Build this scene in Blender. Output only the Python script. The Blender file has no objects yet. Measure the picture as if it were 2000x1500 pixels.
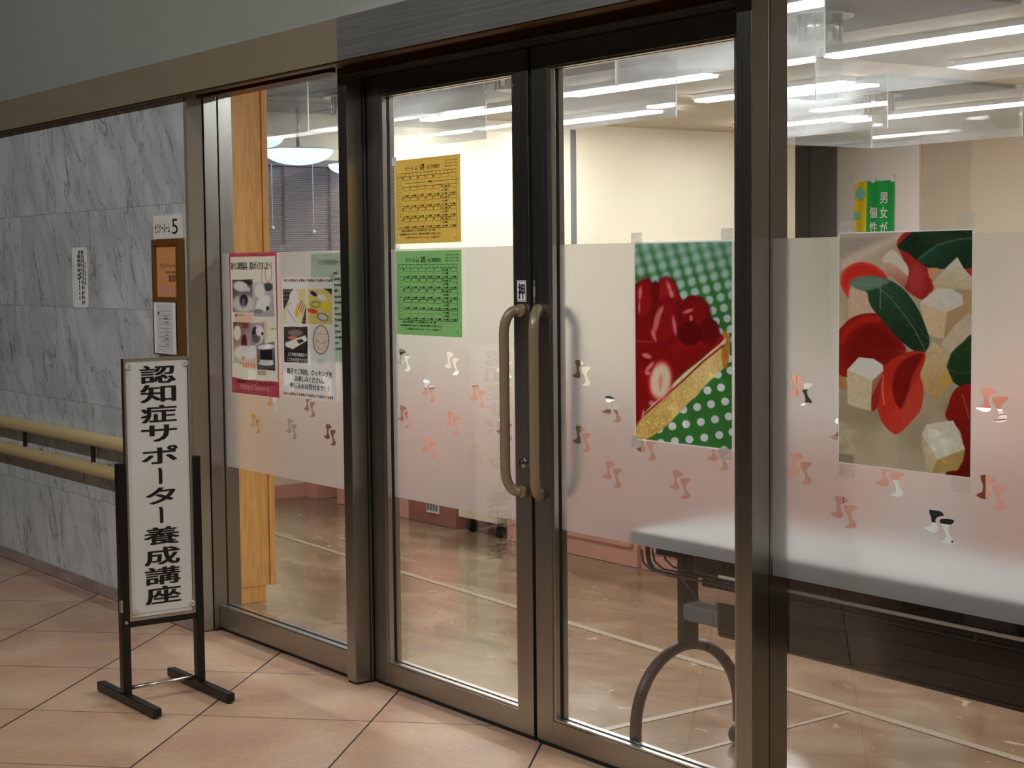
import bpy, bmesh, math, random
import numpy as np
from mathutils import Vector, Matrix
random.seed(7)
C = bpy.context.scene.collection
scn = bpy.context.scene

# ------------------------------------------------------------------ camera
H = 1.545
F_PX = 3300.0
yaw, pitch, roll = [math.radians(v) for v in (-54.245, -3.997, -0.604)]
fw = Vector((math.sin(yaw)*math.cos(pitch), math.cos(yaw)*math.cos(pitch), math.sin(pitch)))
rt = fw.cross(Vector((0, 0, 1))).normalized()
up = rt.cross(fw)
r2 = rt*math.cos(roll) + up*math.sin(roll)
u2 = -rt*math.sin(roll) + up*math.cos(roll)
cd = bpy.data.cameras.new('camera')
cam = bpy.data.objects.new('camera', cd)
C.objects.link(cam)
M = Matrix((r2, u2, -fw)).transposed().to_4x4()
M.translation = (0, 0, H)
cam.matrix_world = M
cd.sensor_fit = 'HORIZONTAL'
cd.sensor_width = 36
cd.lens = 36*F_PX/2000
cd.clip_start = 0.05
cd.clip_end = 100
scn.camera = cam

# ------------------------------------------------------------------ view, world
scn.view_settings.view_transform = 'Standard'
scn.view_settings.look = 'None'
scn.view_settings.exposure = 0.0
scn.view_settings.gamma = 1.0
scn.cycles.transparent_max_bounces = 32
scn.cycles.max_bounces = 12
scn.cycles.transmission_bounces = 12
scn.cycles.sample_clamp_indirect = 4.0
w = bpy.data.worlds.new('world')
scn.world = w
w.use_nodes = True
w.node_tree.nodes['Background'].inputs[0].default_value = (0.9, 0.95, 1, 1)
w.node_tree.nodes['Background'].inputs[1].default_value = 0.02

K_ROOM = 62.0      # fluorescent tubes of the cooking room
K_HALL = 130.0     # ceiling spots over the glass wall (W)
K_FAR = 290.0      # lamps high up across the hall (W)

def spot(name, loc, power, col, target, size=0.12, ang=100, blend=.6):
    l = bpy.data.lights.new(name, 'SPOT')
    l.energy = power
    l.color = col
    l.shadow_soft_size = size
    l.spot_size = math.radians(ang)
    l.spot_blend = blend
    o = bpy.data.objects.new(name, l)
    C.objects.link(o)
    o.location = loc
    o.rotation_euler = (Vector(target)-Vector(loc)).to_track_quat('-Z', 'Y').to_euler()
    return o

WARM = (1.0, 0.91, 0.80)
HALL_SPOTS = [(-7.6, 2.86, 5.28), (-5.6, 2.86, 5.28), (-3.6, 2.86, 5.28), (-1.6, 2.86, 5.28)]
FAR_SPOTS = [(-9.0, -2.6, 5.28), (-5.5, -2.6, 5.28), (-2.0, -2.6, 5.28)]
for p in HALL_SPOTS:
    spot('hall_spot_light', p, K_HALL*(.12 if p[0] < -7 else 1), WARM, (p[0], p[1]-.25, 0), .05, 70, .8)
spot('added_sign_light', (.6, 1.2, 5.2), 300, (1.0, .96, .90), (-5.3, 2.5, .7), .08, 46, .9)  # added to brighten the sign board, no such lamp is seen
for p in FAR_SPOTS:
    spot('far_spot_light', p, K_FAR*(1.9 if p[0] > -3 else 1), (1.0, .97, .93), (p[0], 3.0, 1.7), .06, 84, .9)

# ------------------------------------------------------------------ materials
def lin(c):
    return tuple(((v/255)/12.92 if v/255 <= .04045 else ((v/255+.055)/1.055)**2.4) for v in c)

def mat(name, rgb, rough=.5, metal=0.0, spec=.5, noise=None, bump=None, emit=None, es=0, coat=0):
    m = bpy.data.materials.new(name)
    m.use_nodes = True
    nt = m.node_tree
    b = nt.nodes['Principled BSDF']
    col = lin(rgb)
    b.inputs['Base Color'].default_value = (*col, 1)
    b.inputs['Roughness'].default_value = rough
    b.inputs['Metallic'].default_value = metal
    b.inputs['Specular IOR Level'].default_value = spec
    b.inputs['Coat Weight'].default_value = coat
    if noise:
        sc, amt = noise[0], noise[1]
        tc = nt.nodes.new('ShaderNodeTexCoord')
        mp = nt.nodes.new('ShaderNodeMapping')
        mp.inputs['Scale'].default_value = noise[2] if len(noise) > 2 else (1, 1, 1)
        nz = nt.nodes.new('ShaderNodeTexNoise')
        nz.inputs['Scale'].default_value = sc
        nz.inputs['Detail'].default_value = 6
        cr = nt.nodes.new('ShaderNodeMapRange')
        cr.inputs[1].default_value = .3
        cr.inputs[2].default_value = .7
        cr.inputs[3].default_value = 1-amt
        cr.inputs[4].default_value = 1+amt
        mx = nt.nodes.new('ShaderNodeVectorMath')
        mx.operation = 'SCALE'
        mx.inputs[0].default_value = col
        L = nt.links.new
        L(tc.outputs['Object'], mp.inputs[0]); L(mp.outputs[0], nz.inputs['Vector'])
        L(nz.outputs[0], cr.inputs[0]); L(cr.outputs[0], mx.inputs['Scale'])
        L(mx.outputs[0], b.inputs['Base Color'])
        if bump:
            bp = nt.nodes.new('ShaderNodeBump')
            bp.inputs['Strength'].default_value = bump
            bp.inputs['Distance'].default_value = .002
            L(nz.outputs[0], bp.inputs['Height']); L(bp.outputs[0], b.inputs['Normal'])
    if emit:
        b.inputs['Emission Color'].default_value = (*lin(emit), 1)
        b.inputs['Emission Strength'].default_value = es
    return m

def steel(name, rgb, rough, axis):
    """brushed metal: fine streaks along one axis"""
    m = mat(name, rgb, rough, 1.0)
    nt = m.node_tree; L = nt.links.new; b = nt.nodes['Principled BSDF']
    tc = nt.nodes.new('ShaderNodeTexCoord'); mp = nt.nodes.new('ShaderNodeMapping')
    mp.inputs['Scale'].default_value = {'z': (260, 260, 3), 'x': (3, 260, 260)}[axis]
    nz = nt.nodes.new('ShaderNodeTexNoise'); nz.inputs['Scale'].default_value = 1; nz.inputs['Detail'].default_value = 3
    bg = nt.nodes.new('ShaderNodeTexNoise'); bg.inputs['Scale'].default_value = 2.5; bg.inputs['Detail'].default_value = 4
    L(tc.outputs['Object'], mp.inputs[0]); L(mp.outputs[0], nz.inputs['Vector']); L(tc.outputs['Object'], bg.inputs['Vector'])
    mr = nt.nodes.new('ShaderNodeMapRange'); mr.inputs[1].default_value = .3; mr.inputs[2].default_value = .7
    mr.inputs[3].default_value = rough-.025; mr.inputs[4].default_value = rough+.035
    L(nz.outputs[0], mr.inputs[0]); L(mr.outputs[0], b.inputs['Roughness'])
    m2 = nt.nodes.new('ShaderNodeMapRange'); m2.inputs[1].default_value = .3; m2.inputs[2].default_value = .7
    m2.inputs[3].default_value = .93; m2.inputs[4].default_value = 1.06
    v = nt.nodes.new('ShaderNodeVectorMath'); v.operation = 'SCALE'; v.inputs[0].default_value = lin(rgb)
    L(bg.outputs[0], m2.inputs[0]); L(m2.outputs[0], v.inputs['Scale']); L(v.outputs[0], b.inputs['Base Color'])
    return m

def clear(name, tint, haze=.0, edge=.08, refl=.9):
    """thin clear pane: transmits straight through, reflects by angle, carries a little dust"""
    m = bpy.data.materials.new(name); m.use_nodes = True
    nt = m.node_tree; nt.nodes.clear(); L = nt.links.new
    out = nt.nodes.new('ShaderNodeOutputMaterial')
    tr = nt.nodes.new('ShaderNodeBsdfTransparent'); tr.inputs[0].default_value = (*tint, 1)
    gl = nt.nodes.new('ShaderNodeBsdfGlossy'); gl.inputs['Roughness'].default_value = .01
    fr = nt.nodes.new('ShaderNodeFresnel'); fr.inputs[0].default_value = 1.45
    mu = nt.nodes.new('ShaderNodeMath'); mu.operation = 'MULTIPLY'; mu.inputs[1].default_value = refl
    mx = nt.nodes.new('ShaderNodeMixShader')
    L(fr.outputs[0], mu.inputs[0]); L(mu.outputs[0], mx.inputs[0]); L(tr.outputs[0], mx.inputs[1]); L(gl.outputs[0], mx.inputs[2])
    last = mx
    if haze:
        df = nt.nodes.new('ShaderNodeBsdfTranslucent'); df.inputs[0].default_value = (.9, .92, .93, 1)
        d2 = nt.nodes.new('ShaderNodeBsdfDiffuse'); d2.inputs[0].default_value = (.85, .88, .9, 1)
        ad = nt.nodes.new('ShaderNodeMixShader'); ad.inputs[0].default_value = .5
        nz = nt.nodes.new('ShaderNodeTexNoise'); nz.inputs['Scale'].default_value = 3.0; nz.inputs['Detail'].default_value = 5
        mr = nt.nodes.new('ShaderNodeMapRange'); mr.inputs[1].default_value = .35; mr.inputs[2].default_value = .7
        mr.inputs[3].default_value = haze*.4; mr.inputs[4].default_value = haze*1.6
        m3 = nt.nodes.new('ShaderNodeMixShader')
        L(df.outputs[0], ad.inputs[1]); L(d2.outputs[0], ad.inputs[2]); L(nz.outputs[0], mr.inputs[0]); L(mr.outputs[0], m3.inputs[0])
        L(mx.outputs[0], m3.inputs[1]); L(ad.outputs[0], m3.inputs[2]); last = m3
    L(last.outputs[0], out.inputs[0])
    return m

def frosted(name):
    m = bpy.data.materials.new(name); m.use_nodes = True
    nt = m.node_tree; nt.nodes.clear(); L = nt.links.new
    out = nt.nodes.new('ShaderNodeOutputMaterial')
    rf = nt.nodes.new('ShaderNodeBsdfRefraction'); rf.inputs['Color'].default_value = (1, 1, 1, 1)
    rf.inputs['Roughness'].default_value = .275; rf.inputs['IOR'].default_value = 1.4
    tl = nt.nodes.new('ShaderNodeBsdfTranslucent'); tl.inputs[0].default_value = (.98, .98, .98, 1)
    df = nt.nodes.new('ShaderNodeBsdfDiffuse'); df.inputs[0].default_value = (.85, .85, .84, 1)
    a = nt.nodes.new('ShaderNodeMixShader'); a.inputs[0].default_value = .12
    b = nt.nodes.new('ShaderNodeMixShader'); b.inputs[0].default_value = .19
    L(tl.outputs[0], a.inputs[1]); L(df.outputs[0], a.inputs[2])
    L(rf.outputs[0], b.inputs[1]); L(a.outputs[0], b.inputs[2])
    L(b.outputs[0], out.inputs[0])
    return m

def backlit(m, amount):
    """thin paper: part of the light shines through"""
    nt = m.node_tree; L = nt.links.new; b = nt.nodes['Principled BSDF']; out = [n for n in nt.nodes if n.type == 'OUTPUT_MATERIAL'][0]
    t = nt.nodes.new('ShaderNodeBsdfTranslucent'); mx = nt.nodes.new('ShaderNodeMixShader'); mx.inputs[0].default_value = amount
    bc = b.inputs['Base Color']
    if bc.links: L(bc.links[0].from_socket, t.inputs[0])
    else: t.inputs[0].default_value = bc.default_value
    L(b.outputs[0], mx.inputs[1]); L(t.outputs[0], mx.inputs[2]); L(mx.outputs[0], out.inputs[0])
    return m

def printed(name, rough=.35, coat=.0):
    m = bpy.data.materials.new(name); m.use_nodes = True
    nt = m.node_tree; b = nt.nodes['Principled BSDF']
    at = nt.nodes.new('ShaderNodeVertexColor'); at.layer_name = 'print'
    nt.links.new(at.outputs[0], b.inputs['Base Color'])
    b.inputs['Roughness'].default_value = rough
    b.inputs['Coat Weight'].default_value = coat
    b.inputs['Coat Roughness'].default_value = .1
    return m

def marble(name):
    m = mat(name, (170, 176, 180), .16, 0, .5)
    nt = m.node_tree; L = nt.links.new; b = nt.nodes['Principled BSDF']
    N = nt.nodes.new
    def math_(op, a, bb=None, c=None):
        n = N('ShaderNodeMath'); n.operation = op
        for i, v in enumerate((a, bb, c)):
            if v is None: continue
            if isinstance(v, (int, float)): n.inputs[i].default_value = v
            else: L(v, n.inputs[i])
        return n.outputs[0]
    tc = N('ShaderNodeTexCoord'); sp = N('ShaderNodeSeparateXYZ'); L(tc.outputs['Object'], sp.inputs[0])
    x, z = sp.outputs['X'], sp.outputs['Z']
    row = math_('FLOOR', math_('DIVIDE', math_('SUBTRACT', z, -.0015), .4565))
    xo = math_('ADD', x, math_('MULTIPLY', row, .45))
    col = math_('FLOOR', math_('DIVIDE', xo, .9))
    cb = N('ShaderNodeCombineXYZ'); L(row, cb.inputs[0]); L(col, cb.inputs[1])
    wn = N('ShaderNodeTexWhiteNoise'); wn.noise_dimensions = '2D'; L(cb.outputs[0], wn.inputs['Vector'])
    off = N('ShaderNodeVectorMath'); off.operation = 'MULTIPLY_ADD'
    L(wn.outputs['Color'], off.inputs[0]); off.inputs[1].default_value = (9, 9, 9); L(tc.outputs['Object'], off.inputs[2])
    rot = N('ShaderNodeMapping'); rot.inputs['Rotation'].default_value = (0, math.radians(24), 0); L(off.outputs[0], rot.inputs[0])
    def veins(scale, width, dist, stretch):
        mp = N('ShaderNodeMapping'); mp.inputs['Scale'].default_value = stretch; L(rot.outputs[0], mp.inputs[0])
        nz = N('ShaderNodeTexNoise'); nz.inputs['Scale'].default_value = scale; nz.inputs['Detail'].default_value = 5
        nz.inputs['Roughness'].default_value = .55; nz.inputs['Distortion'].default_value = dist
        L(mp.outputs[0], nz.inputs['Vector'])
        a = math_('ABSOLUTE', math_('SUBTRACT', nz.outputs[0], .5))
        mr = N('ShaderNodeMapRange'); mr.interpolation_type = 'SMOOTHSTEP'
        mr.inputs[1].default_value = 0; mr.inputs[2].default_value = width; mr.inputs[3].default_value = 1; mr.inputs[4].default_value = 0
        L(a, mr.inputs[0]); return mr.outputs[0]
    v1 = veins(1.7, .016, 1.2, (2.2, 1, .7))
    v2 = veins(3.6, .012, 1.0, (2.2, 1, .7))
    v3 = veins(1.1, .12, .8, (2.6, 1, .8))
    cl = N('ShaderNodeTexNoise'); cl.inputs['Scale'].default_value = 3.5; cl.inputs['Detail'].default_value = 6; L(rot.outputs[0], cl.inputs['Vector'])
    base = N('ShaderNodeMix'); base.data_type = 'RGBA'
    base.inputs[6].default_value = (*lin((184, 196, 200)), 1); base.inputs[7].default_value = (*lin((234, 240, 246)), 1)
    L(cl.outputs[0], base.inputs[0])
    s = math_('MINIMUM', math_('ADD', math_('ADD', math_('MULTIPLY', v1, .5), math_('MULTIPLY', v2, .38)), math_('MULTIPLY', v3, .24)), .9)
    mx = N('ShaderNodeMix'); mx.data_type = 'RGBA'; L(s, mx.inputs[0]); L(base.outputs[2], mx.inputs[6]); mx.inputs[7].default_value = (*lin((116, 123, 131)), 1)
    # tile tone and joints
    tone = N('ShaderNodeMix'); tone.data_type = 'RGBA'; tone.blend_type = 'MULTIPLY'; tone.inputs[0].default_value = 1
    tr = math_('ADD', math_('MULTIPLY', wn.outputs['Value'], .12), .88)
    ct = N('ShaderNodeCombineColor'); L(tr, ct.inputs[0]); L(tr, ct.inputs[1]); L(tr, ct.inputs[2])
    L(mx.outputs[2], tone.inputs[6]); L(ct.outputs[0], tone.inputs[7])
    fz = math_('FRACT', math_('DIVIDE', math_('SUBTRACT', z, -.0015), .4565)); fx = math_('FRACT', math_('DIVIDE', xo, .9))
    dz = math_('MULTIPLY', math_('MINIMUM', fz, math_('SUBTRACT', 1, fz)), .4565)
    dx = math_('MULTIPLY', math_('MINIMUM', fx, math_('SUBTRACT', 1, fx)), .9)
    j = math_('LESS_THAN', math_('MINIMUM', dz, dx), .0013)
    jm = N('ShaderNodeMix'); jm.data_type = 'RGBA'; L(math_('MULTIPLY', j, .6), jm.inputs[0]); L(tone.outputs[2], jm.inputs[6])
    jm.inputs[7].default_value = (*lin((95, 95, 92)), 1)
    L(jm.outputs[2], b.inputs['Base Color'])
    return m

def tilefloor(name):
    m = mat(name, (190, 160, 130), .38, 0, .4)
    nt = m.node_tree; L = nt.links.new; b = nt.nodes['Principled BSDF']; N = nt.nodes.new
    def math_(op, a, bb=None):
        n = N('ShaderNodeMath'); n.operation = op
        for i, v in enumerate((a, bb)):
            if v is None: continue
            if isinstance(v, (int, float)): n.inputs[i].default_value = v
            else: L(v, n.inputs[i])
        return n.outputs[0]
    tc = N('ShaderNodeTexCoord'); sp = N('ShaderNodeSeparateXYZ'); L(tc.outputs['Object'], sp.inputs[0])
    x, y = sp.outputs['X'], sp.outputs['Y']
    n_ = math_('DIVIDE', math_('ADD', math_('MULTIPLY', math_('ADD', x, y), .70711), .783), .6155)
    m_ = math_('DIVIDE', math_('ADD', math_('MULTIPLY', math_('SUBTRACT', x, y), .70711), 4.90), .620)
    fn, fm = math_('FRACT', n_), math_('FRACT', m_)
    dn = math_('MULTIPLY', math_('MINIMUM', fn, math_('SUBTRACT', 1, fn)), .6155)
    dm = math_('MULTIPLY', math_('MINIMUM', fm, math_('SUBTRACT', 1, fm)), .62)
    d = math_('MINIMUM', dn, dm)
    j = math_('LESS_THAN', math_('MINIMUM', math_('SUBTRACT', dn, .0012), dm), .0025)
    cb = N('ShaderNodeCombineXYZ'); L(math_('FLOOR', n_), cb.inputs[0]); L(math_('FLOOR', m_), cb.inputs[1])
    wn = N('ShaderNodeTexWhiteNoise'); wn.noise_dimensions = '2D'; L(cb.outputs[0], wn.inputs['Vector'])
    off = N('ShaderNodeVectorMath'); off.operation = 'MULTIPLY_ADD'
    L(wn.outputs['Color'], off.inputs[0]); off.inputs[1].default_value = (5, 5, 5); L(tc.outputs['Object'], off.inputs[2])
    n1 = N('ShaderNodeTexNoise'); n1.inputs['Scale'].default_value = 2.6; n1.inputs['Detail'].default_value = 3; L(off.outputs[0], n1.inputs['Vector'])
    n2 = N('ShaderNodeTexNoise'); n2.inputs['Scale'].default_value = 45; n2.inputs['Detail'].default_value = 5; L(off.outputs[0], n2.inputs['Vector'])
    rp = N('ShaderNodeValToRGB'); L(n1.outputs[0], rp.inputs[0])
    e = rp.color_ramp.elements
    e[0].position = .3; e[0].color = (*lin((172, 138, 122)), 1)
    e[1].position = .72; e[1].color = (*lin((190, 166, 146)), 1)
    k = e.new(.5); k.color = (*lin((184, 152, 126)), 1)
    mr = N('ShaderNodeMapRange'); mr.inputs[1].default_value = .3; mr.inputs[2].default_value = .7; mr.inputs[3].default_value = .9; mr.inputs[4].default_value = 1.08
    L(n2.outputs[0], mr.inputs[0])
    sc = N('ShaderNodeVectorMath'); sc.operation = 'SCALE'; L(rp.outputs[0], sc.inputs[0]); L(mr.outputs[0], sc.inputs['Scale'])
    mx = N('ShaderNodeMix'); mx.data_type = 'RGBA'; L(j, mx.inputs[0]); L(sc.outputs[0], mx.inputs[6]); mx.inputs[7].default_value = (*lin((52, 46, 42)), 1)
    L(mx.outputs[2], b.inputs['Base Color'])
    h = N('ShaderNodeMapRange'); h.inputs[1].default_value = .001; h.inputs[2].default_value = .005; L(d, h.inputs[0])
    bp = N('ShaderNodeBump'); bp.inputs['Strength'].default_value = .8; bp.inputs['Distance'].default_value = .0015
    L(h.outputs[0], bp.inputs['Height'])
    b2 = N('ShaderNodeBump'); b2.inputs['Strength'].default_value = .25; b2.inputs['Distance'].default_value = .001
    L(n2.outputs[0], b2.inputs['Height']); L(bp.outputs[0], b2.inputs['Normal']); L(b2.outputs[0], b.inputs['Normal'])
    return m

def roomfloor(name):
    m = mat(name, (170, 138, 108), .16, 0, .6)
    nt = m.node_tree; L = nt.links.new; b = nt.nodes['Principled BSDF']; N = nt.nodes.new
    tc = N('ShaderNodeTexCoord')
    mp = N('ShaderNodeMapping'); mp.inputs['Scale'].default_value = (1, 1.6, 1); mp.inputs['Rotation'].default_value = (0, 0, .6); L(tc.outputs['Object'], mp.inputs[0])
    n1 = N('ShaderNodeTexNoise'); n1.inputs['Scale'].default_value = 2.2; n1.inputs['Detail'].default_value = 8; n1.inputs['Distortion'].default_value = 1.2; L(mp.outputs[0], n1.inputs['Vector'])
    n2 = N('ShaderNodeTexNoise'); n2.inputs['Scale'].default_value = 9; n2.inputs['Detail'].default_value = 9; n2.inputs['Distortion'].default_value = .8; L(mp.outputs[0], n2.inputs['Vector'])
    rp = N('ShaderNodeValToRGB'); L(n1.outputs[0], rp.inputs[0]); e = rp.color_ramp.elements
    e[0].position = .28; e[0].color = (*lin((110, 94, 72)), 1)
    e[1].position = .75; e[1].color = (*lin((156, 140, 114)), 1)
    k = e.new(.5); k.color = (*lin((132, 112, 86)), 1)
    r2_ = N('ShaderNodeMapRange'); r2_.inputs[1].default_value = .67; r2_.inputs[2].default_value = .74; L(n2.outputs[0], r2_.inputs[0])
    mx = N('ShaderNodeMix'); mx.data_type = 'RGBA'; L(r2_.outputs[0], mx.inputs[0]); L(rp.outputs[0], mx.inputs[6]); mx.inputs[7].default_value = (*lin((196, 180, 160)), 1)
    L(mx.outputs[2], b.inputs['Base Color'])
    rr = N('ShaderNodeMapRange'); rr.inputs[3].default_value = .10; rr.inputs[4].default_value = .26; L(n1.outputs[0], rr.inputs[0]); L(rr.outputs[0], b.inputs['Roughness'])
    bp = N('ShaderNodeBump'); bp.inputs['Strength'].default_value = .25; bp.inputs['Distance'].default_value = .0015; L(n1.outputs[0], bp.inputs['Height']); L(bp.outputs[0], b.inputs['Normal'])
    return m

def wood(name, c1, c2, stretch=(9, 9, .9)):
    m = mat(name, c1, .35, 0, .4)
    nt = m.node_tree; L = nt.links.new; b = nt.nodes['Principled BSDF']; N = nt.nodes.new
    tc = N('ShaderNodeTexCoord'); mp = N('ShaderNodeMapping'); mp.inputs['Scale'].default_value = stretch; L(tc.outputs['Object'], mp.inputs[0])
    nz = N('ShaderNodeTexNoise'); nz.inputs['Scale'].default_value = 1.6; nz.inputs['Detail'].default_value = 6; nz.inputs['Distortion'].default_value = 1.6; L(mp.outputs[0], nz.inputs['Vector'])
    wv = N('ShaderNodeMath'); wv.operation = 'SINE'; ml = N('ShaderNodeMath'); ml.operation = 'MULTIPLY'; ml.inputs[1].default_value = 34
    L(nz.outputs[0], ml.inputs[0]); L(ml.outputs[0], wv.inputs[0])
    mr = N('ShaderNodeMapRange'); mr.inputs[1].default_value = -1; mr.inputs[2].default_value = 1; L(wv.outputs[0], mr.inputs[0])
    mx = N('ShaderNodeMix'); mx.data_type = 'RGBA'; L(mr.outputs[0], mx.inputs[0]); mx.inputs[6].default_value = (*lin(c1), 1); mx.inputs[7].default_value = (*lin(c2), 1)
    L(mx.outputs[2], b.inputs['Base Color'])
    return m

MT = dict(
    steel=steel('brushed_steel', (168, 166, 160), .30, 'z'),
    steelx=steel('brushed_steel_rail', (168, 166, 160), .30, 'x'),
    steelb=steel('brushed_steel_beam', (190, 192, 190), .42, 'x'),
    tanrefl=mat('tan_reflection_metal', (134, 125, 106), .45, 0, .4, noise=(3, .05)),  # dim reflection on the steel beam put into the colour; jamb shares it
    alu=mat('satin_aluminium', (205, 203, 196), .28, 1.0),
    brown=mat('brown_metal_soffit', (96, 70, 40), .4, .6),
    black=mat('black_gasket', (8, 8, 8), .7),
    plaster=mat('grey_plaster', (146, 152, 145), .9, noise=(30, .03), bump=.2),
    hallwall=mat('beige_hall_wall', (122, 123, 118), .9),
    marble=marble('grey_veined_marble'),
    skirt=mat('dark_marble_base', (150, 136, 134), .2, noise=(9, .22, (1, 1, 3))),
    tile=tilefloor('diagonal_floor_tiles'),
    rfloor=roomfloor('marbled_vinyl_floor'),
    strip=mat('pale_floor_line', (158, 142, 118), .3, noise=(90, .18)),
    glass=clear('window_glass', (.97, .98, .975), .0, refl=.22),
    hood=clear('acrylic_pane', (.975, .98, .98), .11, refl=.45),
    hoodedge=mat('acrylic_edge', (214, 220, 205), .2, 0, .5),
    film=frosted('frosted_film'),
    cream=mat('cream_wall', (238, 229, 206), .85, noise=(2, .02)),
    tan=mat('tan_wall', (194, 178, 160), .85, noise=(2, .02)),
    ceil=mat('cream_ceiling', (198, 186, 168), .9, noise=(3, .02)),
    pink=mat('salmon_laminate', (218, 160, 144), .35, 0, .5, noise=(4, .05)),
    pinkd=mat('dark_salmon_laminate', (150, 92, 82), .5),
    brownshelf=mat('dark_brown_shelf', (92, 64, 54), .6),
    worktop=mat('white_worktop', (238, 236, 230), .25),
    white=mat('white_plastic', (236, 234, 228), .4),
    cartw=mat('cream_laminate', (238, 226, 200), .35),
    paper=mat('white_paper', (232, 236, 236), .8),
    clearpaper=clear('clear_tape', (.95, .95, .94), .15),
    tape=clear('milky_tape', (.96, .96, .95), .12, refl=.3),
    greysheet=mat('pale_green_paper', (218, 230, 216), .85),
    ink=mat('black_ink', (14, 14, 14), .55),
    inkdim=mat('grey_ink', (92, 92, 96), .6),
    redink=mat('red_ink', (170, 50, 60), .6),
    greenink=mat('green_ink', (28, 84, 60), .6),
    orangeink=mat('orange_ink', (196, 84, 40), .6),
    yellowpaper=mat('yellow_paper', (234, 212, 122), .8, noise=(5, .03)),
    greenpaper=mat('green_paper', (176, 228, 160), .8, noise=(5, .03)),
    orangepaper=mat('orange_paper', (222, 152, 96), .6),
    brownframe=mat('bronze_frame', (122, 84, 40), .45, .3),
    blackpaint=mat('black_painted_steel', (15, 13, 12), .35, 0, .5),
    boardw=mat('white_sign_board', (222, 226, 228), .3),
    railtan=mat('tan_vinyl_handrail', (196, 178, 132), .3, 0, .5),
    railbr=mat('dark_bracket', (60, 52, 40), .4, .5),
    handle=mat('taupe_coated_handle', (138, 122, 98), .28, 0, .6, coat=.3),
    chrome=mat('chrome', (220, 220, 216), .12, 1.0),
    wood=wood('orange_maple', (238, 180, 104), (224, 160, 86)),
    tabletop=mat('pale_grey_laminate', (228, 230, 230), .3),
    tableedge=mat('dark_grey_edge', (28, 31, 35), .45),
    tframe=mat('dark_brown_steel', (34, 29, 28), .35, .3),
    wire=mat('dark_wire', (70, 66, 64), .3, .8),
    chromewire=mat('chrome_wire', (200, 198, 190), .2, 1.0),
    castor=mat('black_rubber', (24, 20, 20), .5),
    greyplastic=mat('grey_plastic', (110, 112, 116), .5),
    blind=mat('grey_blind', (116, 108, 108), .6),
    cord=mat('pale_cord', (226, 226, 226), .6),
    greypanel=mat('grey_partition', (124, 121, 121), .5, noise=(2, .05)),
    screen=mat('white_screen', (236, 228, 222), .7),
    vent=mat('dark_vent_metal', (92, 90, 90), .5, 0),
    greysoffit=mat('grey_ceiling_metal', (128, 128, 126), .5),
    duct=mat('bright_duct', (205, 203, 196), .25, .9),
    bangreen=mat('green_banner_cloth', (20, 168, 72), .7),
    banyel=mat('yellow_banner_cloth', (240, 206, 30), .7),
    bancy=mat('turquoise_dot', (120, 200, 170), .7),
    orange=mat('bright_orange', (250, 110, 20), .4),
    tube=mat('fluorescent_tube', (255, 255, 250), .5, emit=(250, 252, 252), es=K_ROOM),
    bowl=mat('bluish_reflection_glow', (225, 240, 255), .4, emit=(190, 220, 255), es=1.9),  # glow imitates hall lights reflected in the window glass
    lens=mat('lamp_lens', (255, 240, 220), .5, emit=(255, 226, 190), es=12),
    discvent=mat('grey_ceiling_disc', (196, 184, 164), .6),
    screw=mat('clear_screw_cap', (205, 208, 208), .15, 0, .8),
    art=printed('poster_print', .4, .15),
)
for k_, a_ in (('art', .35), ('yellowpaper', .45), ('greenpaper', .45), ('greysheet', .6)): backlit(MT[k_], a_)

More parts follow.
